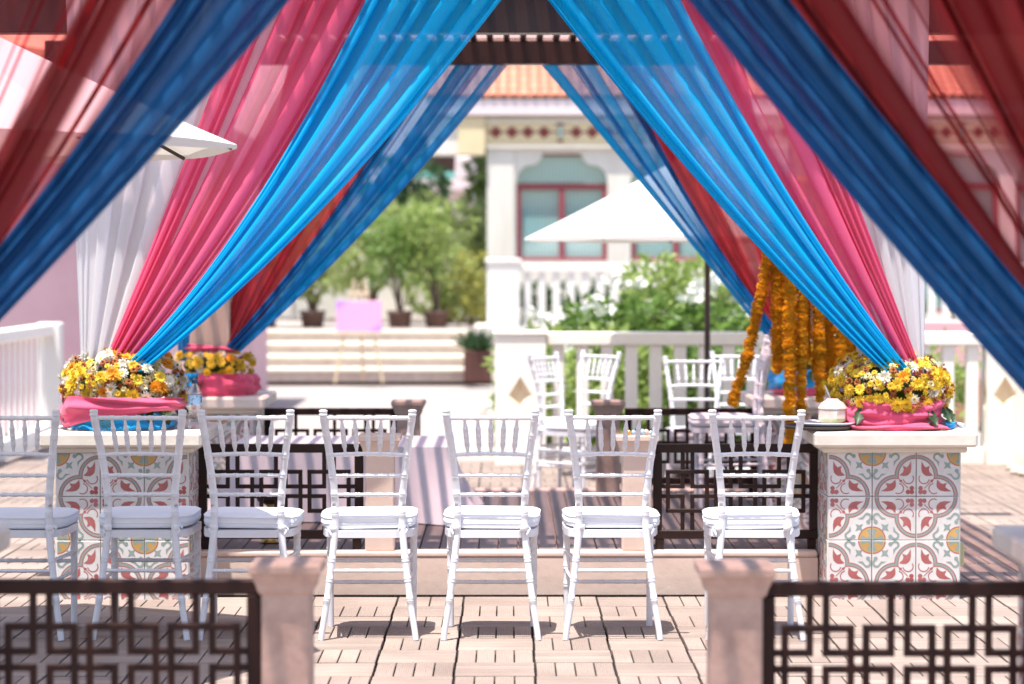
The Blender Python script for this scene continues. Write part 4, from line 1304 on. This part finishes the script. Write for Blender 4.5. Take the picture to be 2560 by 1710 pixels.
o = MB().box(-4.02, -3.82, 20.6, 20.78, -.02, 1.0, 0, .012).build('end_post', M['whitewash']); tag(o, 'white end post of the receding balustrade by the pink wall', 'post')

# pebbles by the corner post
M['pebble'] = plain('pebble', (.65, .62, .58), .7, col2=(.4, .33, .25), scale=6, objvar=.25)
pm = MB().lathe([(.02, 0), (.05, .012), (.055, .03), (.04, .05), (.012, .058)], 8).mesh('pebble', M['pebble'])
rg = random.Random(4)
peb = empty('pebbles', (3.62, 17.6, 0)); tag(peb, 'row of pale pebbles at the foot of the cream corner post', 'pebbles')
for k in range(22):
    o = link('pebble', pm, peb, (rg.uniform(-.02, .20), -k * .075 + rg.uniform(-.03, .03), -.006), (0, 0, rg.uniform(0, 6)))
    s = rg.uniform(.6, 1.1); o.scale = (s, s * rg.uniform(.7, 1.1), s * .9)

# ------------------------------------------------------------------ terrace, steps, house
TZ = .62
ter = MB().box(-14, 16, 32.0, 70, -.02, TZ, 0, .01).build('terrace', M['paving']); tag(ter, kind='structure')
M['step'] = plain('step_stone', (.70, .66, .57), .8, col2=(.64, .59, .50), scale=3)
M['riser'] = plain('step_riser', (.55, .48, .42), .85, col2=(.42, .34, .31), scale=12)
st = thing('stone_steps', 'broad flight of pale stone steps up to the terrace', 'steps', (-1.88, 31.0, 0))
for k in range(4):
    y0 = k * .30; h = TZ * (k + 1) / 4
    MB().box(-1.42, 1.40 - .02 * k, y0, 1.25, -.02 + k * .002, h - .05, 0, .003).build('riser', M['riser'], st)
    MB().box(-1.45, 1.43 - .02 * k, y0 - .03, 1.26, h - .05, h, 0, .014).build('tread', M['step'], st)
MB().box(1.44, 1.75, .2, 1.2, -.02, TZ + .08, 0, .02).build('side_wall', M['cream'], st)
o = MB().box(-14, -3.4, 31.7, 31.98, -.02, TZ + .02, 0, .01).build('terrace_wall', M['cream']); tag(o, 'cream retaining wall left of the stone steps', 'wall')
o = MB().box(-.12, 14, 31.75, 31.98, -.02, TZ + .02, 0, .01).build('terrace_wall', M['cream']); tag(o, 'cream retaining wall behind the white-flowered bush', 'wall')

TBY = 32.4
o = MB(); o.box(-.285, .15, TBY - .2, TBY + .2, TZ, 1.50, 0, .012); o.box(-.31, .175, TBY - .225, TBY + .225, 1.5, 1.56, 0, .015)
o = o.build('terrace_pillar', M['whitewash']); tag(o, 'thick white pillar at the left end of the terrace balustrade', 'pillar')
balustrade('white terrace balustrade in front of the arched window', (.16, TBY), (7.9, TBY), .87, .193, .10, M['whitewash'], .11, .08, TZ)

M['pinkwall'] = plain('pink_plaster', (.70, .47, .49), .85, col2=(.58, .35, .38), scale=1.0, bump=.1, bscale=15)
M['palepink'] = plain('pale_pink_plaster', (.76, .66, .66), .85, col2=(.70, .60, .60), scale=1.5)
M['frieze'] = plain('yellow_frieze', (.74, .62, .38), .8, var=.1, scale=4)
M['maroon_p'] = plain('maroon_paint', (.27, .055, .07), .5)
M['russet_p'] = plain('russet_paint', (.22, .045, .035), .6)
M['terracotta'] = plain('terracotta', (.60, .26, .17), .8, col2=(.47, .19, .125), scale=5, objvar=.1)
def glass_teal():
    m, n, l, p = mat_new('window_glass')
    tc = n.new('ShaderNodeTexCoord'); t = n.new('ShaderNodeTexWave'); t.bands_direction = 'X'; t.inputs['Scale'].default_value = 6; t.inputs['Distortion'].default_value = 2
    l.new(tc.outputs['Object'], t.inputs['Vector'])
    r = n.new('ShaderNodeValToRGB'); r.color_ramp.elements[0].color = (.17, .34, .33, 1); r.color_ramp.elements[1].color = (.30, .47, .45, 1)
    l.new(t.outputs['Fac'], r.inputs[0]); l.new(r.outputs[0], p.inputs['Base Color'])
    p.inputs['Roughness'].default_value = .06; p.inputs['IOR'].default_value = 2.3
    return m
M['teal'] = glass_teal()
HY = 35.0
house = thing('house', 'cream house with terracotta tiled eave, diamond frieze and arched teal window', 'house', (0, HY, 0))
def arch_outline(w, z0, z1, n=6):
    """multifoil head: flat top, concave shoulders, rounded sides; returns closed outline from lower left"""
    hw = w / 2
    pts = [(-hw, z0), (hw, z0)]
    zs = z1 - .41
    for k in range(n + 1):      # rounded shoulder
        a = R(90 * k / n)
        pts.append((hw - .205 * (1 - math.cos(a)), zs + .24 * math.sin(a)))
    for k in range(1, n + 1):   # hollow up to the flat top
        a = R(90 * k / n)
        pts.append((hw - .205 - .17 * math.sin(a), z1 - .17 * math.cos(a)))
    top = pts[2:]
    return pts + [(-x, z) for x, z in top[::-1]]
def facade_with_hole(x0, x1, z0, z1, outline, cx, y, mat, parent, name='wall'):
    """flat wall panel with an opening of the given outline, with reveals"""
    bm = bmesh.new()
    ov = [bm.verts.new((cx + x, y, z)) for x, z in outline]
    rv = [bm.verts.new((x, y, z)) for x, z in ((x0, z0), (x1, z0), (x1, z1), (x0, z1))]
    es = [bm.edges.new((ov[i], ov[(i + 1) % len(ov)])) for i in range(len(ov))] + [bm.edges.new((rv[i], rv[(i + 1) % 4])) for i in range(4)]
    bmesh.ops.triangle_fill(bm, edges=es, use_beauty=True, use_dissolve=False)
    iv = [bm.verts.new((cx + x, y + .16, z)) for x, z in outline]
    for i in range(len(ov)):
        j = (i + 1) % len(ov)
        bm.faces.new((ov[i], ov[j], iv[j], iv[i]))
    bmesh.ops.recalc_face_normals(bm, faces=bm.faces)
    me = bpy.data.meshes.new(name); bm.to_mesh(me); bm.free()
    me.materials.append(mat)
    return link(name, me, parent)
WT, WB = 3.08, 1.53
FZ0, FZ1 = 3.20, 3.60
wins = [(.775, 1.32), (2.43, 1.32), (4.35, 1.32), (6.35, 1.5), (8.0, 1.32)]
edges = [-.29] + [(wins[k][0] + wins[k + 1][0]) / 2 for k in range(len(wins) - 1)] + [8.9]
for k, (wx, ww) in enumerate(wins):
    WB = 1.53 if k < 2 else .78
    outl = arch_outline(ww, WB, WT)
    facade_with_hole(edges[k], edges[k + 1], TZ - .02, FZ0, outl, wx, 0, M['cream'], house)
    w = empty('window', (wx, 0, 0), 0, house)
    hw = ww / 2; zt = WT - .42
    lun = [(x, z) for x, z in outl if z > zt - .06]
    lb = MB(); cxl = 0
    poly = [(-hw + .005, zt)] + [(hw - .005, zt)] + [(x, z) for x, z in outl[2:]]
    vs = [(x, .13, z) for x, z in poly]
    lb.add([(0, .13, zt + .12)] + vs, [(0, 1 + i, 1 + (i + 1) % len(vs)) for i in range(len(vs))])
    lb.build('lunette', M['teal'], w)
    fr = MB(); d0, d1 = .05, .12
    fr.box(-hw, hw, d0, d1, zt - .10, zt - .01, 0, .006)
    fr.box(-hw, hw, d0, d1, WB, WB + .055, 0, .006)
    for sx in (-1, 1):
        xa = sx * (hw - .035); fr.box(xa - .035, xa + .035, d0, d1, WB + .056, zt - .101, 0, .006)
    fr.box(-.04, .04, d0 + .004, d1, WB + .056, zt - .101, 0, .006)
    fr.build('frame', M['maroon_p'], w)
    for sx in (-1, 1):
        MB().box(sx * hw / 2 - hw / 2 + .04, sx * hw / 2 + hw / 2 - .04, .135, .145, WB + .04, zt - .09).build('pane', M['teal'], w)
    MB().box(-.27, .27, .02, .12, WT - .03, WT - .003, 0, .004).build('arch_trim', M['russet_p'], w)
MB().box(-.29, -.28, .005, 4, TZ, FZ0).build('side_wall', M['cream'], house)
MB().box(-.31, .09, -.03, -.002, WB - .35, FZ0 - .02, 0, .01).build('pilaster', M['cream'], house)
MB().box(-.33, 8.4, -.06, .2, FZ0, FZ1, 0, .004).build('frieze', M['frieze'], house)
MB().box(-.335, 8.4, -.085, .0, FZ0 - .045, FZ0 - .002, 0, .006).build('moulding', M['cream'], house)
MB().box(-.335, 8.4, -.085, -.062, FZ1 - .075, FZ1 - .02, 0, .006).build('moulding', M['cream'], house)
dm = MB(); s = .098
dm.add([(-s, 0, 0), (0, 0, -s), (s, 0, 0), (0, 0, s), (0, -.018, 0)], [(0, 1, 4), (1, 2, 4), (2, 3, 4), (3, 0, 4)])
dme = dm.mesh('diamond', M['russet_p'])
x = -.18; k = 0
while x < 8.2:
    if k % 5 == 4:
        MB().box(x - .03, x + .03, -.08, -.061, 3.30, 3.48, 0, .004).build('frieze_ornament', M['teal'], house)
        MB().box(x - .06, x + .06, -.085, -.061, 3.485, 3.51, 0, .003).build('frieze_ornament', M['russet_p'], house)
        MB().box(x - .04, x + .04, -.085, -.061, 3.245, 3.275, 0, .003).build('frieze_ornament', M['russet_p'], house)
    else:
        link('diamond', dme, house, (x, -.062, 3.385))
        MB().box(x - .012, x + .012, -.066, -.0605, 3.47, 3.53).build('frieze_ornament', M['ochre'], house)
    x += .232; k += 1
MB().box(-.30, 8.3, -.0645, -.0602, 3.375, 3.395).build('frieze_line', M['russet_p'], house)
# eave: soffit, fascia and roof
EY = -.14
MB().box(-1.15, 9.4, EY, .3, 3.625, 3.66, 0, .003).build('soffit', M['frieze'], house)
MB().box(-1.15, -.34, -.10, .30, 3.05, 3.604, 0, .01).build('eave_bracket', M['cream'], house)
MB().box(-.72, -.335, -.135, -.102, 3.06, 3.604, 0, .006).build('eave_bracket', M['frieze'], house)
MB().box(-1.18, 9.4, EY - .04, EY, 3.62, 3.85, 0, .008).build('fascia', M['palepink'], house)
roof = MB()
sl = math.radians(27)
RL = 5.0
roof.add([(-1.2, EY - .02, 3.855), (9.4, EY - .02, 3.855), (9.4, EY + RL * math.cos(sl), 3.855 + RL * math.sin(sl)), (-1.2, EY + RL * math.cos(sl), 3.855 + RL * math.sin(sl))], [(0, 1, 2, 3)])
rf = roof.build('roof', M['terracotta'], house)
tm = MB()
def rt(u, v):
    a = math.pi * u
    return (-.072 * math.cos(a), v * .30, .052 * math.sin(a) - .0 * v + .018 * (1 - v))
tm.grid(rt, 6, 1, smooth=True)
tm.add([(-.072 * math.cos(math.pi * k / 6), 0, .052 * math.sin(math.pi * k / 6) + .018) for k in range(7)] + [(0, 0, .018)], [(7, k + 1, k) for k in range(6)])
tme = tm.mesh('roof_tile', M['terracotta'])
rest = MB(); cnt = 0
for r in range(9):
    for c in range(70):
        x = -1.12 + c * .150
        d = r * .235
        loc = (x, EY - .05 + d * math.cos(sl), 3.865 + d * math.sin(sl))
        if c < 26 and r < 9:
            link('roof_tile', tme, rf, loc, (sl, 0, 0)); cnt += 1
        elif r < 6:
            Mx = Matrix.Translation(loc) @ Matrix.Rotation(sl, 4, 'X')
            rest.grid(rt, 6, 1, M=Mx)
tag(rest.build('farther_roof_tiles', M['terracotta'], rf), kind='stuff')

# ------------------------------------------------------------------ other buildings
b = thing('pink_house', 'pink plastered house with a pale upper storey behind the left drapes', 'house', (-5.2, 21.6, 0))
MB().box(-5, 2.45, 0, 6, -.02, 2.86, 0, .01).build('wall', M['pinkwall'], b)
MB().box(-5, 1.6, .35, 6, 2.86, 4.9, 0, .01).build('upper_wall', M['whitewash'], b)
MB().box(-5, 2.5, -.08, 0.3, 2.83, 2.95, 0, .01).build('ledge', M['palepink'], b)
w = empty('window', (.55, 0, 1.5), 0, b)
MB().box(-.35, .13, -.03, .01, -.36, -.05, 0, .004).build('frame', M['wood_dark'], w)
MB().add([(-5, -.7, 4.15), (1.9, -.7, 3.15), (1.9, 4, 5.2), (-5, 4, 6.2), (-5, -.7, 4.25), (1.9, -.7, 3.25), (1.9, 4, 5.3), (-5, 4, 6.3)], [(0, 3, 2, 1), (4, 5, 6, 7), (0, 1, 5, 4), (1, 2, 6, 5), (2, 3, 7, 6), (3, 0, 4, 7)]).build('roof', M['terracotta'], b)

b = thing('far_building', 'pale pink building with dark window and ledge behind the garden trees', 'building', (-1.6, 45, TZ))
def hole_wall(): pass
MB().box(-9, .93, .3, 5, -.02, 6.5, 0, .02).build('wall', M['palepink'], b)
w = empty('window', (.30, .3, 2.92), 0, b)
MB().box(-.60, .36, -.10, -.002, -.35, .36, 0, .01).build('shutter', M['wood_dark'], w)
MB().box(-.70, .44, -.16, -.01, -.47, -.352, 0, .01).build('railing', plain('teal_rail', (.12, .36, .32), .6), w)
MB().box(-9, 1.0, -.12, .29, 2.22, 2.42, 0, .02).build('ledge', M['palepink'], b)
MB().box(.62, .92, -.12, .298, 2.43, 2.85, 0, .03).build('corner_block', M['palepink'], b)
o = MB().box(-9, -.65, 38.0, 38.3, TZ, 2.0, 0, .02).build('garden_wall', M['whitewash']); tag(o, 'white garden wall behind the potted plants on the terrace', 'wall')
o = MB().box(2.6, 7.5, 23.4, 23.7, -.02, .95, 0, .02).build('garden_wall', M['pinkwall']); tag(o, 'low pink wall seen between the balusters at the right', 'wall')
M['brownbox'] = plain('brown_planter', (.10, .040, .030), .7, var=.15, scale=6)
M['clay'] = plain('clay', (.42, .19, .14), .8, var=.2, scale=4)
o = MB(); o.add([(2.7, 22.6, 0), (4.8, 22.6, 0), (4.8, 23.2, 0), (2.7, 23.2, 0), (2.7, 22.6, .75), (4.8, 22.6, .35), (4.8, 23.2, .35), (2.7, 23.2, .75)], [(0, 3, 2, 1), (4, 5, 6, 7), (0, 1, 5, 4), (1, 2, 6, 5), (2, 3, 7, 6), (3, 0, 4, 7)])
o = o.build('sloping_wall', M['clay']); tag(o, 'sloping terracotta wall behind the right balusters', 'wall')
# ------------------------------------------------------------------ plants
def leaves(mb, n, shape, rg, size, flat=.5, droop=.2):
    """leaf-sized faces through a volume; shape() returns a point and an outward direction"""
    for k in range(n):
        p, d = shape()
        d = (d + Vector((rg.gauss(0, .5), rg.gauss(0, .5), rg.gauss(0, .4) - droop))).normalized()
        w = d.cross(Vector((rg.gauss(0, 1), rg.gauss(0, 1), rg.gauss(0, 1)))).normalized()
        s = size * rg.uniform(.6, 1.35)
        a = p; c = p + d * s; m1 = p + d * s * .45 + w * s * .24; m2 = p + d * s * .45 - w * s * .24
        up = d.cross(w) * s * .06
        mb.add([a, m1 + up, c, m2 + up], [(0, 1, 2), (0, 2, 3)])
def blob_shape(rg, blobs):
    def f():
        b = rg.choices(blobs, [q[3] ** 2 for q in blobs])[0]
        v = Vector((rg.gauss(0, 1), rg.gauss(0, 1), rg.gauss(0, 1))).normalized()
        r = b[3] * rg.uniform(.45, 1.0) ** .5
        return Vector((b[0], b[1], b[2])) + Vector((v.x * r, v.y * r, v.z * r * (b[4] if len(b) > 4 else 1))), v
    return f
M['leaf_a'] = leafmat('leaf_spring', (.33, .43, .12), .45)
M['leaf_b'] = leafmat('leaf_mid', (.17, .28, .06), .4)
M['leaf_p'] = leafmat('leaf_pale', (.42, .50, .20), .5)
M['leaf_c'] = leafmat('leaf_deep', (.06, .13, .05), .35)
M['leaf_y'] = leafmat('leaf_yellow', (.40, .40, .09), .4)
M['bark'] = plain('bark', (.14, .10, .07), .9, bump=.4)
M['petal_w'] = leafmat('white_petals', (.82, .82, .76), .2, 0, .7, .05)

def tree(label, x, y, z0, blobs, n, size, mat, seed, trunk_r=.05, name='tree', cat='tree', group=None, pot=None):
    t = thing(name, label, cat, (x, y, z0), 0, group)
    rg = random.Random(seed)
    top = max(blobs, key=lambda b: b[2])
    mb = MB()
    for b in blobs:
        mid = (b[0] * .25 + rg.uniform(-.03, .03), b[1] * .25, b[2] * .45)
        mb.tube([(0, 0, 0), (mid[0] * .3, mid[1] * .3, mid[2] * .5), mid, (b[0], b[1], b[2])], [trunk_r, trunk_r * .8, trunk_r * .5, trunk_r * .15], 6)
    mb.build('trunk', M['bark'], t)
    cr = MB()
    leaves(cr, n, blob_shape(rg, blobs), rg, size)
    cr.build('crown', M[mat] if isinstance(mat, str) else mat, t)
    return t
def rblobs(seed, n, cx, cz, sx, sz, r0, r1, sy=None):
    rg = random.Random(seed)
    return [(cx + rg.uniform(-sx, sx), rg.uniform(-(sy or sx), sy or sx), cz + rg.uniform(-sz, sz), rg.uniform(r0, r1)) for k in range(n)]

# flowering bush behind the balustrade: several plants
rg = random.Random(9)
bush_spots = [(.45, 20.2, .80, 'low leafy bush with white blossoms nearest the gate post'), (.95, 20.8, 1.05, 'leafy bush with white blossoms left of the parasol pole'),
              (1.50, 21.6, 1.52, 'tallest leafy bush with white blossoms under the parasol'), (2.05, 21.0, 1.30, 'leafy bush with white blossoms left of the garlands'),
              (2.65, 21.4, 1.1, 'leafy bush with white blossoms mostly behind the garlands')]
def blossom_me():
    mb = MB(); rr = random.Random(3)
    for k in range(9):
        c = Vector((rr.gauss(0, .045), rr.gauss(0, .045), rr.gauss(0, .03)))
        nz = Vector((rr.gauss(0, .6), rr.gauss(-.4, .6), rr.uniform(.2, 1))).normalized()
        Mx = Matrix.Translation(c) @ nz.to_track_quat('Z', 'Y').to_matrix().to_4x4()
        for q in range(5):
            a = 2 * math.pi * q / 5
            M2 = Mx @ Matrix.Rotation(a, 4, 'Z')
            mb.add([(0, 0, 0), (.024, -.014, .008), (.042, 0, .004), (.024, .014, .008)], [(0, 1, 2, 3)], 0, False, M2)
    return mb.mesh('blossom_cluster', M['petal_w'])
BLO = blossom_me()
for k, (x, y, h, lab) in enumerate(bush_spots):
    blobs = rblobs(20 + k, 12, 0, h * .60, .40, h * .30, .20, .34, .35) + rblobs(40 + k, 7, 0, .25, .40, .15, .2, .32, .3)
    t = tree(lab, x, y, -.02, blobs, 4200, .105, ('leaf_a', 'leaf_b', 'leaf_a', 'leaf_b', 'leaf_a')[k], 60 + k, .025, 'flowering_bush', 'bush', 'white-flowered bushes')
    f = blob_shape(rg, [(b[0], b[1], b[2], b[3] * 1.05) for b in blobs])
    for q in range(34):
        p, d = f()
        if p.z < h * .35 and q % 3: continue
        o = link('blossom_cluster', BLO, t, p + d * .10 + Vector((0, -.22, .03)), (0, 0, rg.uniform(0, 6)))
        s = rg.uniform(.9, 1.6) * (.7 if k == 0 else 1); o.scale = (s, s, s)
for k, (x, w) in enumerate(((.75, .9), (1.9, 1.2), (3.0, 1.2))):
    cr = MB(); r2 = random.Random(90 + k)
    leaves(cr, 1700, blob_shape(r2, [(r2.uniform(-w * .55, w * .55), r2.uniform(-.2, .2), r2.uniform(.1, .75), r2.uniform(.16, .3)) for q in range(14)]), r2, .10)
    o = cr.build('hedge', M['leaf_b'] if k % 2 else M['leaf_a'], None, (x, 19.3, 0)); tag(o, ('low green hedge behind the left balusters by the gate post', 'low green hedge behind the middle balusters', 'low green hedge behind the balusters right of the garlands')[k], 'hedge')

for k, (x, w) in enumerate(((.95, 1.4), (2.6, 1.8), (5.0, 2.4), (7.2, 2.0))):
    cr = MB(); r2 = random.Random(190 + k)
    leaves(cr, 1300, blob_shape(r2, [(r2.uniform(-w * .5, w * .5), r2.uniform(-.1, .1), r2.uniform(.1, .5), r2.uniform(.14, .25)) for q in range(16)]), r2, .12)
    o = cr.build('terrace_hedge', M['leaf_c'], None, (x, 33.3, TZ)); tag(o, ('green hedge behind the terrace balustrade below the arched window', 'green hedge behind the terrace balustrade, right of the arched window', 'green hedge behind the terrace balustrade, hidden by the pink drape', 'green hedge behind the terrace balustrade at the right edge')[k], 'hedge')

# potted plants on the terrace
M['pot'] = plain('brown_pot', (.17, .10, .08), .75, var=.2, scale=5)
def pot_me(w, h):
    mb = MB(); prof = [(w * .40, 0), (w * .47, h * .8), (w * .52, h * .82), (w * .52, h), (w * .45, h), (w * .44, h * .86)]
    mb.lathe(prof, 20)
    return mb.mesh('pot', M['pot'])
PM = pot_me(.35, .23)
pp = [(-3.32, 33.0, 'leafy potted plant farthest left on the terrace, beside the blue drape', 5), (-2.67, 33.0, 'potted shrub second from the left on the terrace', 6),
      (-1.48, 33.0, 'slender potted tree right of the pink sign', 7), (-.98, 33.0, 'bushy potted shrub nearest the white pillar', 8)]
for k, (x, y, lab, sd) in enumerate(pp):
    h = (1.1, 1.25, 1.35, 1.5)[k]
    blobs = rblobs(100 + k, 12, 0, .3 + h * .6, .30, h * .35, .16, .30, .25)
    t = tree(lab, x, y, TZ, [(b[0], b[1], b[2], b[3]) for b in blobs], 1000, .10, ('leaf_a', 'leaf_a', 'leaf_b', 'leaf_a')[k], 120 + k, .02, 'potted_plant', 'potted plant', 'potted plants on the terrace')
    link('pot', PM, t)
o = MB().box(-.175, .175, -.175, .175, 0, .40, 0, .01)
t = thing('planter_box', 'square brown planter with grassy plant beside the gate post', 'planter', (-.385, 30.6, 0))
o.build('box', M['brownbox'], t)
cr = MB(); r2 = random.Random(77)
for k in range(160):
    a = r2.uniform(0, 6.28); e = r2.uniform(.5, 1.5); ln = r2.uniform(.18, .38)
    d = Vector((math.cos(a) * math.cos(e), math.sin(a) * math.cos(e), math.sin(e)))
    b0 = Vector((r2.uniform(-.12, .12), r2.uniform(-.12, .12), .39)); w = d.cross(Vector((0, 0, 1))).normalized() * .012
    cr.add([b0 - w, b0 + w, b0 + d * ln * .6 + w, b0 + d * ln + Vector((0, 0, -.05)), b0 + d * ln * .6 - w], [(0, 1, 2, 3, 4)])
cr.build('grass', M['leaf_c'], t)
# croton by the pillar
tree('yellow-leaved croton shrub beside the white pillar', -.52, 33.4, TZ, rblobs(140, 8, 0, .55, .16, .35, .13, .22, .2), 700, .10, 'leaf_y', 141, .02, 'shrub', 'shrub')

# garden trees
gt = [(-2.0, 35.5, [(0, 0, 1.05, .5), (.4, .1, 1.25, .45), (-.45, 0, .95, .45), (.1, 0, 1.45, .38)], 'leaf_p', .14, 'pale green garden tree above the pink sign'),
      (-.95, 36.5, [(0, 0, 1.1, .5), (.3, 0, 1.4, .38), (-.4, .2, 1.3, .42), (.1, 0, .7, .5)], 'leaf_p', .14, 'bright green garden tree left of the white pillar'),
      (-1.75, 39.5, [(0, 0, 1.8, .5), (.35, 0, 2.1, .4), (-.3, 0, 2.2, .4)], 'leaf_c', .15, 'dark bluish garden tree below the far dark window'),
      (-3.0, 37.0, [(0, 0, 1.2, .6), (.5, 0, 1.0, .5), (-.5, .2, 1.3, .5), (0, 0, 1.8, .4)], 'leaf_p', .14, 'pale green garden tree behind the left rear blue drape'),
      (-.50, 39.8, [(0, 0, .9, .35), (.06, 0, 1.4, .3), (0, 0, 1.9, .24), (.03, 0, 2.4, .2), (.04, 0, 2.9, .18)], 'leaf_b', .14, 'tall narrow dark tree at the left corner of the cream house'),
      (-.85, 35.0, [(0, 0, .7, .4), (.2, 0, .45, .35), (-.3, 0, .5, .35)], 'leaf_p', .12, 'low yellowish shrub on the terrace left of the pillar')]
for k, (x, y, bl, mt, sz, lab) in enumerate(gt):
    tree(lab, x, y, TZ, bl, 1500, sz, mt, 200 + k, .05, 'garden_tree', 'tree', 'garden trees beyond the terrace')
for k in range(7):
    x = -16 + k * 5.5
    bl = rblobs(300 + k, 9, 0, 3.6, 2.2, 1.6, 1.1, 1.9, 1.5)
    tree(('leftmost', 'second', 'third', 'fourth', 'fifth', 'sixth', 'rightmost')[k] + ' tall tree of the row far behind the buildings, counted from the left', x, 62 + (k % 3) * 3, 0, bl, 2500, .5, 'leaf_b', 310 + k, .2, 'background_tree', 'tree', 'trees far behind the buildings')

# ------------------------------------------------------------------ sign on an easel
def sign_mat():
    m, n, l, p = mat_new('sign_print')
    tc = n.new('ShaderNodeTexCoord'); sx = n.new('ShaderNodeSeparateXYZ'); l.new(tc.outputs['Generated'], sx.inputs[0])
    # lilac corners at upper left and lower right on a pink ground
    a = n.new('ShaderNodeMath'); a.operation = 'SUBTRACT'; l.new(sx.outputs[0], a.inputs[0]); l.new(sx.outputs[2], a.inputs[1])
    b = n.new('ShaderNodeMath'); b.operation = 'ABSOLUTE'; l.new(a.outputs[0], b.inputs[0])
    r = n.new('ShaderNodeValToRGB'); r.color_ramp.elements[0].position = .62; r.color_ramp.elements[1].position = .74
    r.color_ramp.elements[0].color = (.86, .42, .66, 1); r.color_ramp.elements[1].color = (.55, .30, .75, 1)
    l.new(b.outputs[0], r.inputs[0]); l.new(r.outputs[0], p.inputs['Base Color']); p.inputs['Roughness'].default_value = .5
    return m
M['easel'] = plain('easel_wood', (.68, .55, .36), .7, var=.15)
t = thing('easel_sign', 'pink and lilac sign board on a pale wooden easel before the steps', 'sign', (-1.87, 30.3, 0))
MB().box(-.285, .285, -.055, -.035, .64, 1.03, 0, .004).build('board', sign_mat(), t)
for sx in (-1, 1):
    MB().tube([(sx * .30, -.05, 0), (sx * .06, .03, 1.30)], .016, 6).build('leg', M['easel'], t)
MB().tube([(.02, .55, 0), (.0, .05, 1.25)], .016, 6).build('leg', M['easel'], t)
MB().box(-.30, .30, -.07, -.02, .60, .635, 0, .004).build('ledge', M['easel'], t)
MB().box(-.13, .13, .0, .025, 1.10, 1.14, 0, .004).build('crossbar', M['easel'], t)
